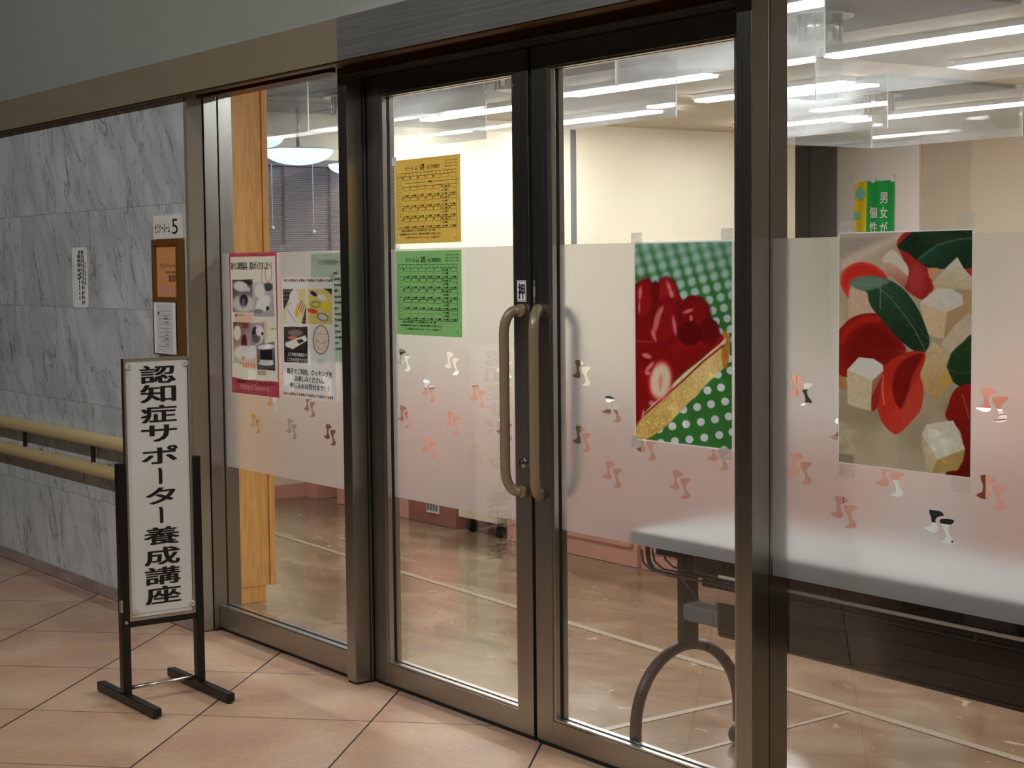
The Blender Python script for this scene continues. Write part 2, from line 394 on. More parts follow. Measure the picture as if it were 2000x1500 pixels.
# ------------------------------------------------------------------ builders
class B:
    def __init__(s): s.bm = bmesh.new(); s.mats = []
    def mi(s, m):
        m = MT[m] if isinstance(m, str) else m
        if m not in s.mats: s.mats.append(m)
        return s.mats.index(m)
    def box(s, x0, x1, y0, y1, z0, z1, m, bev=0):
        i = s.mi(m); bm = s.bm
        r = bmesh.ops.create_cube(bm, size=1.0)
        vs = r['verts']
        for v in vs:
            v.co = Vector(((x0+x1)/2+v.co.x*(x1-x0), (y0+y1)/2+v.co.y*(y1-y0), (z0+z1)/2+v.co.z*(z1-z0)))
        fs = {f for v in vs for f in v.link_faces}
        for f in fs: f.material_index = i
        if bev:
            es = {e for v in vs for e in v.link_edges}
            rr = bmesh.ops.bevel(bm, geom=list(es), offset=bev, segments=2, affect='EDGES', profile=.5)
            for f in rr['faces']: f.material_index = i
        return s
    def cyl(s, p0, p1, r, m, seg=20, r1=None, smooth=True):
        i = s.mi(m); p0 = Vector(p0); p1 = Vector(p1); d = p1-p0
        rr = bmesh.ops.create_cone(s.bm, cap_ends=True, segments=seg, radius1=r, radius2=r if r1 is None else r1, depth=d.length)
        q = Vector((0, 0, 1)).rotation_difference(d)
        mid = (p0+p1)/2
        for v in rr['verts']: v.co = q @ v.co + mid
        for f in {f for v in rr['verts'] for f in v.link_faces}:
            f.material_index = i
            if smooth and len(f.verts) == 4: f.smooth = True
        return s
    def tube(s, pts, r, m, seg=12, flat=1.0):
        """a round bar swept along points"""
        i = s.mi(m); bm = s.bm; pts = [Vector(p) for p in pts]; rings = []
        prev = None
        for k, p in enumerate(pts):
            t = (pts[min(k+1, len(pts)-1)]-pts[max(k-1, 0)]).normalized()
            if prev is None:
                a = t.orthogonal().normalized()
            else:
                a = (prev - t*prev.dot(t)).normalized()
            prev = a; b_ = t.cross(a)
            rings.append([bm.verts.new(p+(a*math.cos(2*math.pi*j/seg)+b_*math.sin(2*math.pi*j/seg))*r) for j in range(seg)])
        for k in range(len(rings)-1):
            for j in range(seg):
                f = bm.faces.new((rings[k][j], rings[k][(j+1) % seg], rings[k+1][(j+1) % seg], rings[k+1][j]))
                f.material_index = i; f.smooth = True
        for rg in (rings[0][::-1], rings[-1]):
            f = bm.faces.new(rg); f.material_index = i
        return s
    def sphere(s, c, r, m, sc=(1, 1, 1), seg=20):
        i = s.mi(m)
        rr = bmesh.ops.create_uvsphere(s.bm, u_segments=seg, v_segments=seg//2, radius=r)
        for v in rr['verts']: v.co = Vector((v.co.x*sc[0]+c[0], v.co.y*sc[1]+c[1], v.co.z*sc[2]+c[2]))
        for f in {f for v in rr['verts'] for f in v.link_faces}: f.material_index = i; f.smooth = True
        return s
    def lathe(s, c, prof, m, seg=40):
        i = s.mi(m); bm = s.bm; rings = []
        for r, z in prof:
            rings.append([bm.verts.new((c[0]+max(r, .0004)*math.cos(2*math.pi*j/seg), c[1]+max(r, .0004)*math.sin(2*math.pi*j/seg), c[2]+z)) for j in range(seg)])
        for k in range(len(rings)-1):
            for j in range(seg):
                f = bm.faces.new((rings[k][j], rings[k][(j+1) % seg], rings[k+1][(j+1) % seg], rings[k+1][j]))
                f.material_index = i; f.smooth = True
        return s
    def poly(s, pts, y, m):
        """flat face in the x-z plane at depth y"""
        i = s.mi(m)
        f = s.bm.faces.new([s.bm.verts.new((p[0], y, p[1])) for p in pts]); f.material_index = i
        return s
    def rect(s, x0, x1, z0, z1, y, m): return s.poly([(x0, z0), (x1, z0), (x1, z1), (x0, z1)], y, m)
    def disc(s, cx, cz, r, y, m, seg=28, sx=1.0): return s.poly([(cx+sx*r*math.cos(2*math.pi*k/seg), cz+r*math.sin(2*math.pi*k/seg)) for k in range(seg)], y, m)
    def text(s, body, cx, cz, h, y, m, w=None, bold=0.0, align='C', rot=0):
        """lettering fitted into width w and height h, centred at (cx, cz)"""
        V, Fc, n0 = glyphs(body, bold)
        if not len(V): return s
        i = s.mi(m)
        mn, mx_ = V.min(0), V.max(0)
        kz = h/max(mx_[1]-mn[1], 1e-4); kx = kz if w is None else w/max(mx_[0]-mn[0], 1e-4)
        X = (V[:, 0]-(mn[0]+mx_[0])/2)*kx; Z = (V[:, 1]-(mn[1]+mx_[1])/2)*kz
        if align == 'L': X = X-X.min()
        if align == 'R': X = X-X.max()
        ca, sa = math.cos(rot), math.sin(rot)
        vs = [s.bm.verts.new((cx+a*ca-b_*sa, y-.00012*(q//n0), cz+a*sa+b_*ca)) for q, (a, b_) in enumerate(zip(X, Z))]
        for f in Fc:
            try:
                ff = s.bm.faces.new([vs[k] for k in f]); ff.material_index = i
            except ValueError: pass
        return s
    def done(s, name, parent=None, loc=None, smooth=False):
        me = bpy.data.meshes.new(name)
        off = Vector(parent.matrix_basis.translation) if parent is not None else Vector(loc or (0, 0, 0))
        if parent is not None and parent.parent is not None: off = off+Vector(parent.parent.matrix_basis.translation)
        if parent is not None and loc is not None: off = Vector(loc)
        if off.length: bmesh.ops.translate(s.bm, vec=-off, verts=s.bm.verts)
        bmesh.ops.recalc_face_normals(s.bm, faces=s.bm.faces)
        s.bm.to_mesh(me); s.bm.free()
        for m in s.mats: me.materials.append(m)
        o = bpy.data.objects.new(name, me); C.objects.link(o)
        if parent is not None: o.parent = parent
        else: o.location = off
        return o

_gc = {}
def glyphs(body, bold):
    k = (body, bold)
    if k in _gc: return _gc[k]
    cu = bpy.data.curves.new('lettering', 'FONT'); cu.body = body; cu.resolution_u = 3
    o = bpy.data.objects.new('lettering', cu); C.objects.link(o)
    dg = bpy.context.evaluated_depsgraph_get(); dg.update()
    me = bpy.data.meshes.new_from_object(o.evaluated_get(dg))
    V = np.array([v.co[:2] for v in me.vertices]) if len(me.vertices) else np.zeros((0, 2))
    Fc = [tuple(p.vertices) for p in me.polygons]
    n0_ = max(len(V), 1)
    if bold >= .02 and len(V):     # heavier strokes: the same outline laid again a hair to each side
        V0, F0, n0 = V, Fc, len(V); V = [V0]; Fc = list(F0)
        for q, (a, c) in enumerate(((-1, -.5), (1, -.5), (-1, .5), (1, .5), (0, 0)) if bold >= .022 else ((-1, 0), (1, 0))):
            V.append(V0+np.array((a*bold, c*bold))); Fc += [tuple(k+n0*(q+1) for k in f) for f in F0]
        V = np.concatenate(V)
    bpy.data.objects.remove(o); bpy.data.curves.remove(cu); bpy.data.meshes.remove(me)
    _gc[k] = (V, Fc, n0_); return _gc[k]

def thing(name, label, cat, loc=(0, 0, 0), group=None, rz=0):
    o = bpy.data.objects.new(name, None); C.objects.link(o); o.location = loc; o.rotation_euler = (0, 0, rz)
    o.empty_display_size = .1
    o['label'] = label; o['category'] = cat
    if group: o['group'] = group
    return o
def tag(o, label, cat, group=None):
    o['label'] = label; o['category'] = cat
    if group: o['group'] = group
    return o
def struct(o, label=None, cat=None):
    o['kind'] = 'structure'
    if label: o['label'] = label
    if cat: o['category'] = cat
    return o
def sgroup(name, label, cat):
    o = bpy.data.objects.new(name, None); C.objects.link(o); o['kind'] = 'structure'; o['label'] = label; o['category'] = cat
    return o
def copy_thing(o, dloc, label):
    r = o.copy(); C.objects.link(r); r.location = Vector(o.location)+Vector(dloc); r['label'] = label
    for ch in list(o.children):
        c = ch.copy(); C.objects.link(c); c.parent = r
        for g in list(ch.children):
            d = g.copy(); C.objects.link(d); d.parent = c
    return r

# ------------------------------------------------------------------ hall shell
b = B(); b.box(-15, 4, -3.2, 3.25, -.05, 0, 'tile'); struct(b.done('floor'), 'beige floor tiles laid diagonally in the hall before the glass wall', 'floor')
b = B(); b.box(-15, -6.58, 3.06, 3.26, .06, 2.27, 'marble'); struct(b.done('wall_left'), 'grey veined marble wall beside the glass entrance', 'wall')
b = B(); b.box(-15, -6.58, 3.052, 3.26, .004, .06, 'skirt'); struct(b.done('baseboard_left'), 'thin dark marble skirting under the marble wall', 'skirting')
b = B(); b.box(-15, 4, 3.05, 3.26, 2.42, 5.4, 'plaster'); struct(b.done('wall_front'), 'plain grey plaster wall above the long beam', 'wall')
b = B(); b.box(-15, 4, -3.3, -3.2, 0, 5.4, 'hallwall'); struct(b.done('wall_back'), 'beige wall across the hall, facing the glass', 'wall')
b = B(); b.box(-15.1, -15, -3.3, 3.26, 0, 5.4, 'hallwall'); struct(b.done('wall_end'), 'beige wall at the far end of the hall', 'wall')
b = B(); b.box(4, 4.1, -3.3, 3.26, 0, 5.4, 'hallwall'); struct(b.done('wall_right'), 'beige wall at the near end of the hall', 'wall')
b = B(); b.box(-1.0, 4, 3.06, 3.26, 0, 2.27, 'hallwall'); struct(b.done('wall_beside_window'), 'beige wall past the large right window', 'wall')
b = B(); b.box(-15, 4, -3.3, 3.26, 5.4, 5.5, 'plaster'); struct(b.done('ceiling'), 'high pale ceiling of the hall', 'ceiling')

# beam over the whole front: one steel beam, tan reflection put into the colour over the marble
tr = sgroup('trim_1', 'long horizontal beam over the marble wall and glass doors', 'beam')
b = B(); b.box(-15, -5.225, 3.02, 3.06, 2.27, 2.42, 'tanrefl'); b.done('beam_panel', tr)['label'] = 'steel beam panel over the marble, tan reflection in its colour'
b = B(); b.box(-5.222, 4, 3.018, 3.06, 2.27, 2.42, 'steelb'); b.done('beam_panel', tr)['label'] = 'grey steel beam panel over the doors'
b = B()
b.box(-6.56, 4, 3.06, 3.26, 2.272, 2.42, 'brown')
b.box(-15, 4, 3.024, 3.058, 2.262, 2.2705, 'brown')
b.box(-6.55, 4, 3.05, 3.075, 2.264, 2.273, 'brown', .001)
b.box(-6.54, -5.42, 3.10, 3.125, 2.255, 2.273, 'brown', .001)
b.done('beam_soffit', tr)['label'] = 'brown metal underside of the beam'
b = B(); b.box(-5.357, -3.317, 3.122, 3.14, 2.238, 2.272, 'brown'); b.box(-5.357, -3.317, 3.118, 3.123, 2.234, 2.241, 'alu'); b.done('door_head', tr)['label'] = 'thin bright line along the door head'
b = B(); b.box(-5.36, -3.317, 3.14, 3.27, 2.236, 2.272, 'black'); b.done('head_gasket', tr)

# jamb, posts
j = sgroup('trim_2', 'narrow steel jamb between the marble and the left window', 'jamb')
b = B(); b.box(-6.58, -6.55, 3.058, 3.1285, .004, 2.27, 'tanrefl', .001); b.done('jamb_face', j)
b = B(); b.box(-6.58, -6.556, 3.1285, 3.134, 0, 2.27, 'black'); b.done('jamb_gasket', j)
def post(name, x0, x1, y0, y1, label, glass_side):
    p = sgroup(name, label, 'post')
    b = B(); b.box(x0, x1, y0, 3.1935, .008, 2.27, 'steel', .0012); b.box(x0, x1, 3.2005, y1, .008, 2.27, 'steel', .0012); b.done('post_body', p)
    b = B(); b.box(x0+.003, x1-.003, 3.1935, 3.2005, .004, 2.27, 'black'); b.box(x0+.002, x1-.002, y0+.003, y1-.003, 0, .008, 'black'); b.done('gasket', p)
    return p
post('trim_3', -6.58, -6.545, 3.134, 3.262, 'steel window post beside the marble wall', 1)
post('trim_4', -5.419, -5.357, 3.13, 3.275, 'steel post between the left window and the doors', 1)
post('trim_5', -3.317, -3.258, 3.13, 3.262, 'steel post between the doors and the right window', 1)
post('trim_6', -1.06, -1.0, 3.13, 3.262, 'steel post at the right end of the right window', 1)

# ------------------------------------------------------------------ frosted film with footprint-like clear marks
S1 = [(437,455),(480,450),(512,468),(520,490),(492,503),(472,530),(478,570),(490,602),(478,630),(445,637),(400,612),(430,595),(446,570),(445,520),(435,490)]
S2 = [(497,530),(520,515),(578,513),(578,535),(556,560),(545,590),(557,630),(578,660),(575,690),(545,708),(500,703),(520,685),(534,655),(524,610),(505,570)]
def smooth(P, n=3):
    out = []; L_ = len(P)
    for k in range(L_):
        p0, p1, p2, p3 = [np.array(P[(k+q) % L_], float) for q in (-1, 0, 1, 2)]
        for t in np.arange(n)/n:
            out.append(tuple(.5*((2*p1)+(-p0+p2)*t+(2*p0-5*p1+4*p2-p3)*t*t+(-p0+3*p1-3*p2+p3)*t**3)))
    return out
MARKS = [[((x-490)/1950., -(y-580)/3250.) for x, y in smooth(S)] for S in (S1, S2)]
def film(x0, x1, y, cols_a, cols_b, parent, z0=.705, z1=1.61, rows_a=(1.21, 1.004), rows_b=(1.106, .906)):
    cu = bpy.data.curves.new('film', 'CURVE'); cu.dimensions = '2D'; cu.fill_mode = 'BOTH'; cu.extrude = .0004
    def spl(P):
        sp = cu.splines.new('POLY'); sp.points.add(len(P)-1); sp.use_cyclic_u = True
        for q, (a, c) in enumerate(P): sp.points[q].co = (a, c, 0, 1)
    spl([(x0, z0), (x1, z0), (x1, z1), (x0, z1)])
    for cols, rows in ((cols_a, rows_a), (cols_b, rows_b)):
        for cx in cols:
            for cz in rows:
                for Mk in MARKS:
                    P = [(cx+u, cz+v) for u, v in Mk]
                    if min(p[0] for p in P) > x0+.004 and max(p[0] for p in P) < x1-.004: spl(P)
    o = bpy.data.objects.new('film', cu); C.objects.link(o)
    dg = bpy.context.evaluated_depsgraph_get(); dg.update()
    me = bpy.data.meshes.new_from_object(o.evaluated_get(dg)); bpy.data.objects.remove(o)
    for v in me.vertices: v.co = (v.co.x, y+v.co.z, v.co.y)
    bm = bmesh.new(); bm.from_mesh(me); bmesh.ops.remove_doubles(bm, verts=bm.verts, dist=1e-5); bmesh.ops.recalc_face_normals(bm, faces=bm.faces); bm.to_mesh(me); bm.free()
    me.materials.clear(); me.materials.append(MT['film'])
    o = bpy.data.objects.new('frosted_film', me); C.objects.link(o); o.parent = parent
    o['label'] = 'frosted film with clear footprint-like marks'
    return o

# ------------------------------------------------------------------ windows
def window(name, label, x0, x1, ca, cb):
    p = sgroup(name, label, 'window')
    b = B(); b.box(x0, x1, 3.158, 3.19, .014, .103, 'steelx', .001); b.box(x0, x1, 3.205, 3.237, .014, .103, 'steelx', .001); b.box(x0, x1, 3.19, 3.205, .014, .095, 'steelx')
    b.done('bottom_rail', p)
    b = B(); b.box(x0, x1, 3.165, 3.19, .1035, .107, 'alu'); b.box(x0, x1, 3.205, 3.230, .1035, .107, 'alu'); b.done('sill_strip', p)
    b = B(); b.box(x0, x1, 3.165, 3.235, 0, .014, 'black'); b.done('bottom_gasket', p)
    b = B(); b.box(x0, x1, 3.193, 3.201, .095, 2.272, 'glass'); b.done('glass_pane', p)
    film(x0+.003, x1-.003, 3.2025, ca, cb, p)
    return p
window('window_1', 'tall fixed glass pane left of the doors, with taped posters', -6.542, -5.421, [-6.114, -5.806, -5.496], [-6.27, -5.957, -5.648])
window('window_2', 'wide fixed glass pane right of the doors', -3.256, -1.062, [-3.155+.31*k for k in range(7)], [-2.998+.31*k for k in range(6)])

# ------------------------------------------------------------------ doors
def arc(c, a0, a1, r, n, f): return [f(c[0]+r*math.cos(a0+(a1-a0)*k/n), c[1]+r*math.sin(a0+(a1-a0)*k/n)) for k in range(n+1)]
def handle(parent, xm, xb, ymount, ybar, name='pull_handle'):
    """bar that starts on the stile, swings out and sideways, runs down and returns"""
    z0, z1 = .815, 1.402; R = .075
    def P(t, z):  # t: 0 at the mount, 1 at the bar
        return Vector((xm+(xb-xm)*t, ymount+(ybar-ymount)*t, z))
    pts = [P(0, z1)]
    pts += [P(.25, z1-.001)]
    for k in range(9):
        a = math.pi/2*k/8; pts.append(P(.35+.65*math.sin(a), z1-R*(1-math.cos(a))))
    pts += [P(1, z1-R-.05), P(1, (z0+z1)/2), P(1, z0+R+.05)]
    for k in range(9):
        a = math.pi/2*(1-k/8); pts.append(P(.35+.65*math.sin(a), z0+R*(1-math.cos(a))))
    pts += [P(.25, z0+.001), P(0, z0)]
    b = B(); b.tube(pts, .0165, 'handle', 16)
    h = b.done(name, parent)
    s = 1 if ybar < ymount else -1
    b = B()
    for z in (z0, z1):
        b.cyl((xm, ymount-.001*s, z), (xm, ymount-.016*s, z), .021, 'handle', 24)
    c = b.done('mount', h)
    b = B()
    for z in (z0, z1): b.cyl((xm+.35*(xb-xm), ymount+.35*(ybar-ymount)-.0165*s, z), (xm+.35*(xb-xm), ymount+.35*(ybar-ymount)-.018*s, z), .004, 'black', 12)
    b.done('set_screw', h)
    return h
def door(name, label, x0, x1, sl, sr, ca, cb):
    p = sgroup(name, label, 'door')
    g0, g1 = x0+sl, x1-sr; zb, zt = .088, 2.165
    for a, c in ((x0, g0), (g1, x1)):
        b = B(); b.box(a, c, 3.21, 3.272, .014, 2.233, 'steel', .0015); b.done('stile', p)
    b = B(); b.box(g0, g1, 3.2105, 3.2715, .014, zb, 'steelx', .001); b.done('bottom_rail', p)
    b = B(); b.box(g0, g1, 3.2105, 3.2715, zt, 2.233, 'steelx', .001); b.done('top_rail', p)
    b = B(); t = .012
    for ya, yb in ((3.216, 3.2335), (3.2465, 3.266)):
        b.box(g0, g0+t, ya, yb, zb, zt, 'alu', .0008); b.box(g1-t, g1, ya, yb, zb, zt, 'alu', .0008)
        b.box(g0+t, g1-t, ya, yb, zb, zb+.007, 'alu', .0008); b.box(g0+t, g1-t, ya, yb, zt-.008, zt, 'alu', .0008)
    b.done('glazing_bead', p)
    b = B()
    b.box(g0, g0+.011, 3.2335, 3.2465, zb, zt, 'black'); b.box(g1-.011, g1, 3.2335, 3.2465, zb, zt, 'black')
    b.box(g0, g1, 3.2335, 3.2465, zb, zb+.005, 'black'); b.box(g0, g1, 3.2335, 3.2465, zt-.006, zt, 'black')
    b.done('gasket', p)
    b = B(); b.box(g0+.011, g1-.011, 3.236, 3.244, zb+.005, zt-.006, 'glass'); b.done('glass_pane', p)
    film(g0+.0125, g1-.0125, 3.2455, ca, cb, p)
    b = B(); b.box(x0, x1, 3.214, 3.268, 0, .014, 'black'); b.done('bottom_seal', p)
    return p
d1 = door('door_1', 'left glass door leaf with yellow and green calendars', -5.347, -4.357, .084, .084, [-5.177, -4.866, -4.556], [-5.017, -4.711])
d2 = door('door_2', 'right glass door leaf with the tart poster', -4.339, -3.320, .084, .084, [-4.139, -3.829, -3.517], [-3.990, -3.679])
b = B(); b.box(-4.357, -4.339, 3.226, 3.262, .0, 2.236, 'black'); struct(b.done('trim_7'), 'black rubber seal between the two door leaves', 'seal')
b = B(); b.box(-5.357, -5.347, 3.23, 3.262, 0, 2.236, 'black'); struct(b.done('trim_8'), 'black seal between the post and the left door', 'seal')
handle(d1, -4.396, -4.428, 3.21, 3.158); handle(d1, -4.396, -4.428, 3.272, 3.325, 'inner_pull_handle')
handle(d2, -4.303, -4.268, 3.21, 3.158); handle(d2, -4.303, -4.268, 3.272, 3.325, 'inner_pull_handle')
b = B(); b.cyl((-4.400, 3.2105, .908), (-4.400, 3.198, .908), .019, 'chrome', 32); b.cyl((-4.400, 3.198, .908), (-4.400, 3.194, .908), .014, 'chrome', 32); b.box(-4.4015, -4.3985, 3.1932, 3.1945, .902, .914, 'black')
b.done('lock_cylinder', d1)
b = B(); y = 3.2096
b.rect(-4.424, -4.374, 1.430, 1.498, y, 'paper'); b.rect(-4.421, -4.377, 1.433, 1.495, y-.0002, 'ink'); b.rect(-4.4195, -4.3785, 1.4345, 1.4935, y-.0003, 'paper'); b.text('押', -4.399, 1.464, .050, y-.0006, 'ink', .036, .03)
b.done('push_sticker', d1)['label'] = 'small white sticker with a black push character'
b = B(); b.rect(-4.337, -4.326, 1.425, 1.50, y, 'inkdim'); b.text('引', -4.3315, 1.462, .03, y-.0004, 'paper', .009)
b.done('pull_sticker', d2)['label'] = 'worn narrow grey sticker'

# ------------------------------------------------------------------ hall lamps (outside the picture, they give the hall light)
b = B(); b.cyl((-7.6, 2.86, 5.33), (-7.6, 2.86, 5.4), .07, 'white'); b.cyl((-7.6, 2.86, 5.322), (-7.6, 2.86, 5.331), .055, 'lens'); dl = b.done('downlight', loc=(-7.6, 2.86, 5.4))
HS = ['over the marble wall', 'over the left window', 'over the door handles', 'over the right window']
tag(dl, 'round ceiling downlight high '+HS[0], 'lamp', 'hall downlights')
HALL_SPOTS = HALL_SPOTS+[(.6, 1.2, 5.28)]+[(p[0], p[1], 5.4) for p in FAR_SPOTS]; HS += ['over the visitor side, added with the sign light', 'across the hall by the marble', 'across the hall by the doors', 'across the hall by the window']  # the visitor side fixture is added to go with the sign light
for p, s in list(zip(HALL_SPOTS, HS))[1:]:
    o = dl.copy(); C.objects.link(o); o.location = (p[0], p[1], 5.4); o['label'] = 'round ceiling downlight high '+s

# ------------------------------------------------------------------ hand rails on the marble wall
def rail(z, label):
    t = thing('handrail', label, 'handrail', (-9, 2.975, z), 'handrails on the marble wall')
    b = B(); b.tube([(-14.5, 2.975, z), (-10, 2.975, z), (-7.05, 2.975, z), (-6.985, 2.985, z), (-6.955, 3.02, z), (-6.95, 3.058, z)], .031, 'railtan', 20); b.done('rail', t)
    for x in [-8.36-.9*k for k in range(1, 6)]+[-8.36, -7.46]:
        b = B(); b.box(x-.008, x+.008, 2.985, 3.059, z-.012, z+.012, 'railbr', .002); b.done('bracket', t)
    return t
rail(.765, 'upper tan vinyl handrail along the marble wall')
rail(.628, 'lower tan vinyl handrail along the marble wall')
for x, s in ((-8.36, 'farther from the sign stand'), (-7.46, 'nearer to the sign stand')):
    b = B(); b.box(x-.009, x+.009, 2.966, 2.984, .655, .738, 'railbr', .002)
    tag(b.done('rail_link', loc=(x, 2.975, .655)), 'dark upright bar linking both handrails, '+s, 'bracket', 'links between the handrails')

# ------------------------------------------------------------------ signs on the marble wall
t = thing('room_sign', 'white plate reading seminar room 5, topmost on the marble wall', 'sign', (-6.74, 3.059, 1.675))
b = B(); b.box(-6.882, -6.602, 3.045, 3.0595, 1.676, 1.777, 'white', .001); b.done('plate', t)
b = B(); y = 3.0445; b.text('セミナールーム', -6.865, 1.722, .042, y, 'ink', .155, .02, 'L'); b.text('5', -6.660, 1.727, .064, y, 'ink', .058, .012); b.done('lettering', t)
t = thing('sign_holder', 'bronze framed wall sign holder with orange panel under the room plate', 'sign', (-6.735, 3.059, 1.178))
b = B()
x0, x1, z0, z1 = -6.885, -6.60, 1.178, 1.6745
b.box(x0, x0+.026, 3.034, 3.0595, z0, z1, 'brownframe', .001); b.box(x1-.038, x1, 3.034, 3.0595, z0, z1, 'brownframe', .001)
for za, zb in ((z0, z0+.012), (1.404, 1.426), (1.648, z1)): b.box(x0+.026, x1-.038, 3.035, 3.0595, za, zb, 'brownframe', .001)
b.box(x0+.02, x1-.03, 3.052, 3.0595, z0+.01, z1-.01, 'brownframe'); b.done('frame', t)
b = B(); b.box(-6.858, -6.640, 3.046, 3.0515, 1.427, 1.6475, 'orangepaper'); pn = b.done('orange_panel', t)
b = B(); y = 3.0455; b.text('セミナールーム5', -6.648, 1.562, .021, y, 'ink', .17, .012, 'R'); b.text('Seminar Room 5', -6.648, 1.535, .013, y, 'ink', .12, 0, 'R')
b.rect(-6.735, -6.650, 1.494, 1.520, y, 'brownshelf'); b.text('調理室', -6.692, 1.507, .018, y-.0004, 'orangepaper', .066, .01)
for k in range(5): b.rect(-6.835+.036*k, -6.815+.036*k, 1.44, 1.48-.006*(k % 2), y, MT['pink'])
b.done('lettering', pn)
t = thing('schedule_sheet', 'white day schedule sheet clipped in the bronze sign holder', 'paper', (-6.75, 3.03, 1.183))
b = B(); b.box(-6.864, -6.646, 3.030, 3.0335, 1.184, 1.404, 'paper', .0008); b.done('sheet', t)
b = B(); y = 3.0294
b.rect(-6.835, -6.672, 1.190, 1.398, y, mat('grey_print_area', (206, 208, 216), .8)); y -= .0004
b.rect(-6.818, -6.806, 1.352, 1.364, y, 'ink')
for z, xa in ((1.367, -6.80), (1.349, -6.80), (1.334, -6.812), (1.311, -6.80), (1.294, -6.812), (1.276, -6.80), (1.256, -6.812), (1.238, -6.80), (1.216, -6.812)): b.rect(xa, -6.69, z-.0008, z+.0008, y, 'inkdim')
for z, s in ((1.343, 'セミナー'), (1.335, '認知症'), (1.319, '10時'), (1.286, 'ルーム'), (1.264, '13時'), (1.247, '調理'), (1.226, '17時')): b.text(s, -6.735, z, .008, y, 'ink', .045, .01)
b.done('printing', t)
t = thing('wall_notice', 'white notice with small vertical writing taped on bare marble', 'notice', (-7.77, 3.058, 1.365))
b = B(); b.box(-7.866, -7.672, 3.0565, 3.059, 1.368, 1.655, 'paper'); b.done('sheet', t)
b = B(); y = 3.056; random.seed(3)
for k, (x, za, zb) in enumerate(((-7.70, 1.48, 1.585), (-7.722, 1.385, 1.640), (-7.740, 1.385, 1.640), (-7.76, 1.50, 1.640), (-7.775, 1.42, 1.640), (-7.79, 1.50, 1.62))):
    z = zb
    while z > za:
        h = random.uniform(.010, .020); b.rect(x-.0055, x+.0055, z-h, z, y, 'redink' if (k == 0 and z > 1.53) else 'ink'); z -= h+random.uniform(.002, .008)
b.rect(-7.846, -7.844, 1.46, 1.60, y, 'inkdim'); b.rect(-7.838, -7.836, 1.38, 1.45, y, 'inkdim'); b.done('printing', t)
for x, z in ((-7.86, 1.65), (-7.68, 1.65), (-7.86, 1.372), (-7.68, 1.372)):
    b = B(); b.box(x-.016, x+.016, 3.0555, 3.0595, z-.008, z+.008, 'tape'); b.done('tape', t)

# ------------------------------------------------------------------ sign stand
X0 = -5.645
st = thing('sign_stand', 'black floor stand holding the tall white lecture sign', 'sign stand', (X0, 2.49, 0), rz=math.pi/2)
# local frame: x runs along world +y, -y points to world +x
def L_(y): return y-2.49
SM = Matrix.Rotation(-math.pi/2, 4, 'Z')
def sdone(b, name, parent=None):
    me = bpy.data.meshes.new(name); bmesh.ops.recalc_face_normals(b.bm, faces=b.bm.faces); b.bm.to_mesh(me); b.bm.free()
    for m in b.mats: me.materials.append(m)
    o = bpy.data.objects.new(name, me); C.objects.link(o); o.parent = parent or st; return o
for ya, yb, za in ((2.334, 2.366, .862), (2.622, 2.652, .868)):
    b = B(); b.box(L_(ya), L_(yb), -.016, .016, .035, za, 'blackpaint', .0015); sdone(b, 'upright')
for yc, xa, xb in ((2.345, -.285, .225), (2.640, -.245, .265)):
    b = B(); b.box(L_(yc)-.016, L_(yc)+.016, -.28 if yc < 2.5 else -.245, .222 if yc < 2.5 else .26, .006, .037, 'blackpaint', .002)
    ft = sdone(b, 'foot')
    for yy in (-.235, .22):
        b = B(); b.cyl((L_(yc), yy, 0), (L_(yc), yy, .007), .011, 'castor', 12); sdone(b, 'rubber_pad', ft)
b = B(); b.box(L_(2.366), L_(2.622), -.014, .010, .272, .291, 'blackpaint', .0015); sdone(b, 'crossbar')
b = B(); b.cyl((L_(2.36), 0, .052), (L_(2.628), 0, .052), .0075, 'alu', 16); sdone(b, 'tie_rod')
b = B(); b.box(L_(2.330), L_(2.338), -.02, -.004, .33, .375, 'alu', .001); sdone(b, 'clamp'); b = B(); b.cyl((L_(2.35), -.0155, .292), (L_(2.35), -.020, .292), .006, 'alu', 14); sdone(b, 'bolt')
bd = None
b = B(); ya, yb, za, zb = 2.366, 2.622, .293, 1.232; t_ = .009
b.box(L_(ya), L_(yb), -.004, .010, za, zb, 'alu')
for q in ((ya, ya+t_, za, zb), (yb-t_, yb, za, zb), (ya+t_, yb-t_, zb-t_, zb), (ya+t_, yb-t_, za, za+t_)): b.box(L_(q[0]), L_(q[1]), -.012, -.004, q[2], q[3], 'alu', .001)
bd = sdone(b, 'sign_board'); bd['label'] = 'narrow aluminium framed board'
b = B(); b.box(L_(ya+.011), L_(yb-.011), -.0065, -.0045, za+.011, zb-.011, 'boardw'); sdone(b, 'acrylic_panel', bd)
b = B(); b.box(L_(2.389), L_(2.604), -.0085, -.007, .318, 1.218, mat('sign_paper', (226, 230, 228), .7, noise=(2.5, .03))); sdone(b, 'paper_strip', bd)
b = B(); y = -.0092; xc = L_(2.497)
ch = list('認知症サポ')+['|']+list('タ')+['|']+list('養成講座')
zs = [1.172, 1.103, 1.030, .960, .882, .806, .735, .665, .590, .516, .445, .375]
for c_, z in zip(ch, zs):
    if c_ == '|':
        P = [(-.0065, .030), (.004, .028), (.0075, .020), (.0075, -.027), (.003, -.030), (-.004, -.030), (-.0055, -.027), (-.0055, .016), (-.0075, .026)]
        b.poly([(xc+u*1.05, z+v) for u, v in P][::-1], y, 'ink')
    else:
        wd = .138 if c_ not in 'タ' else .115
        b.text(c_, xc, z, .064 if c_ not in 'サタ' else .060, y, 'ink', wd, .024)
sdone(b, 'lettering', bd)['label'] = 'large black vertical lettering'
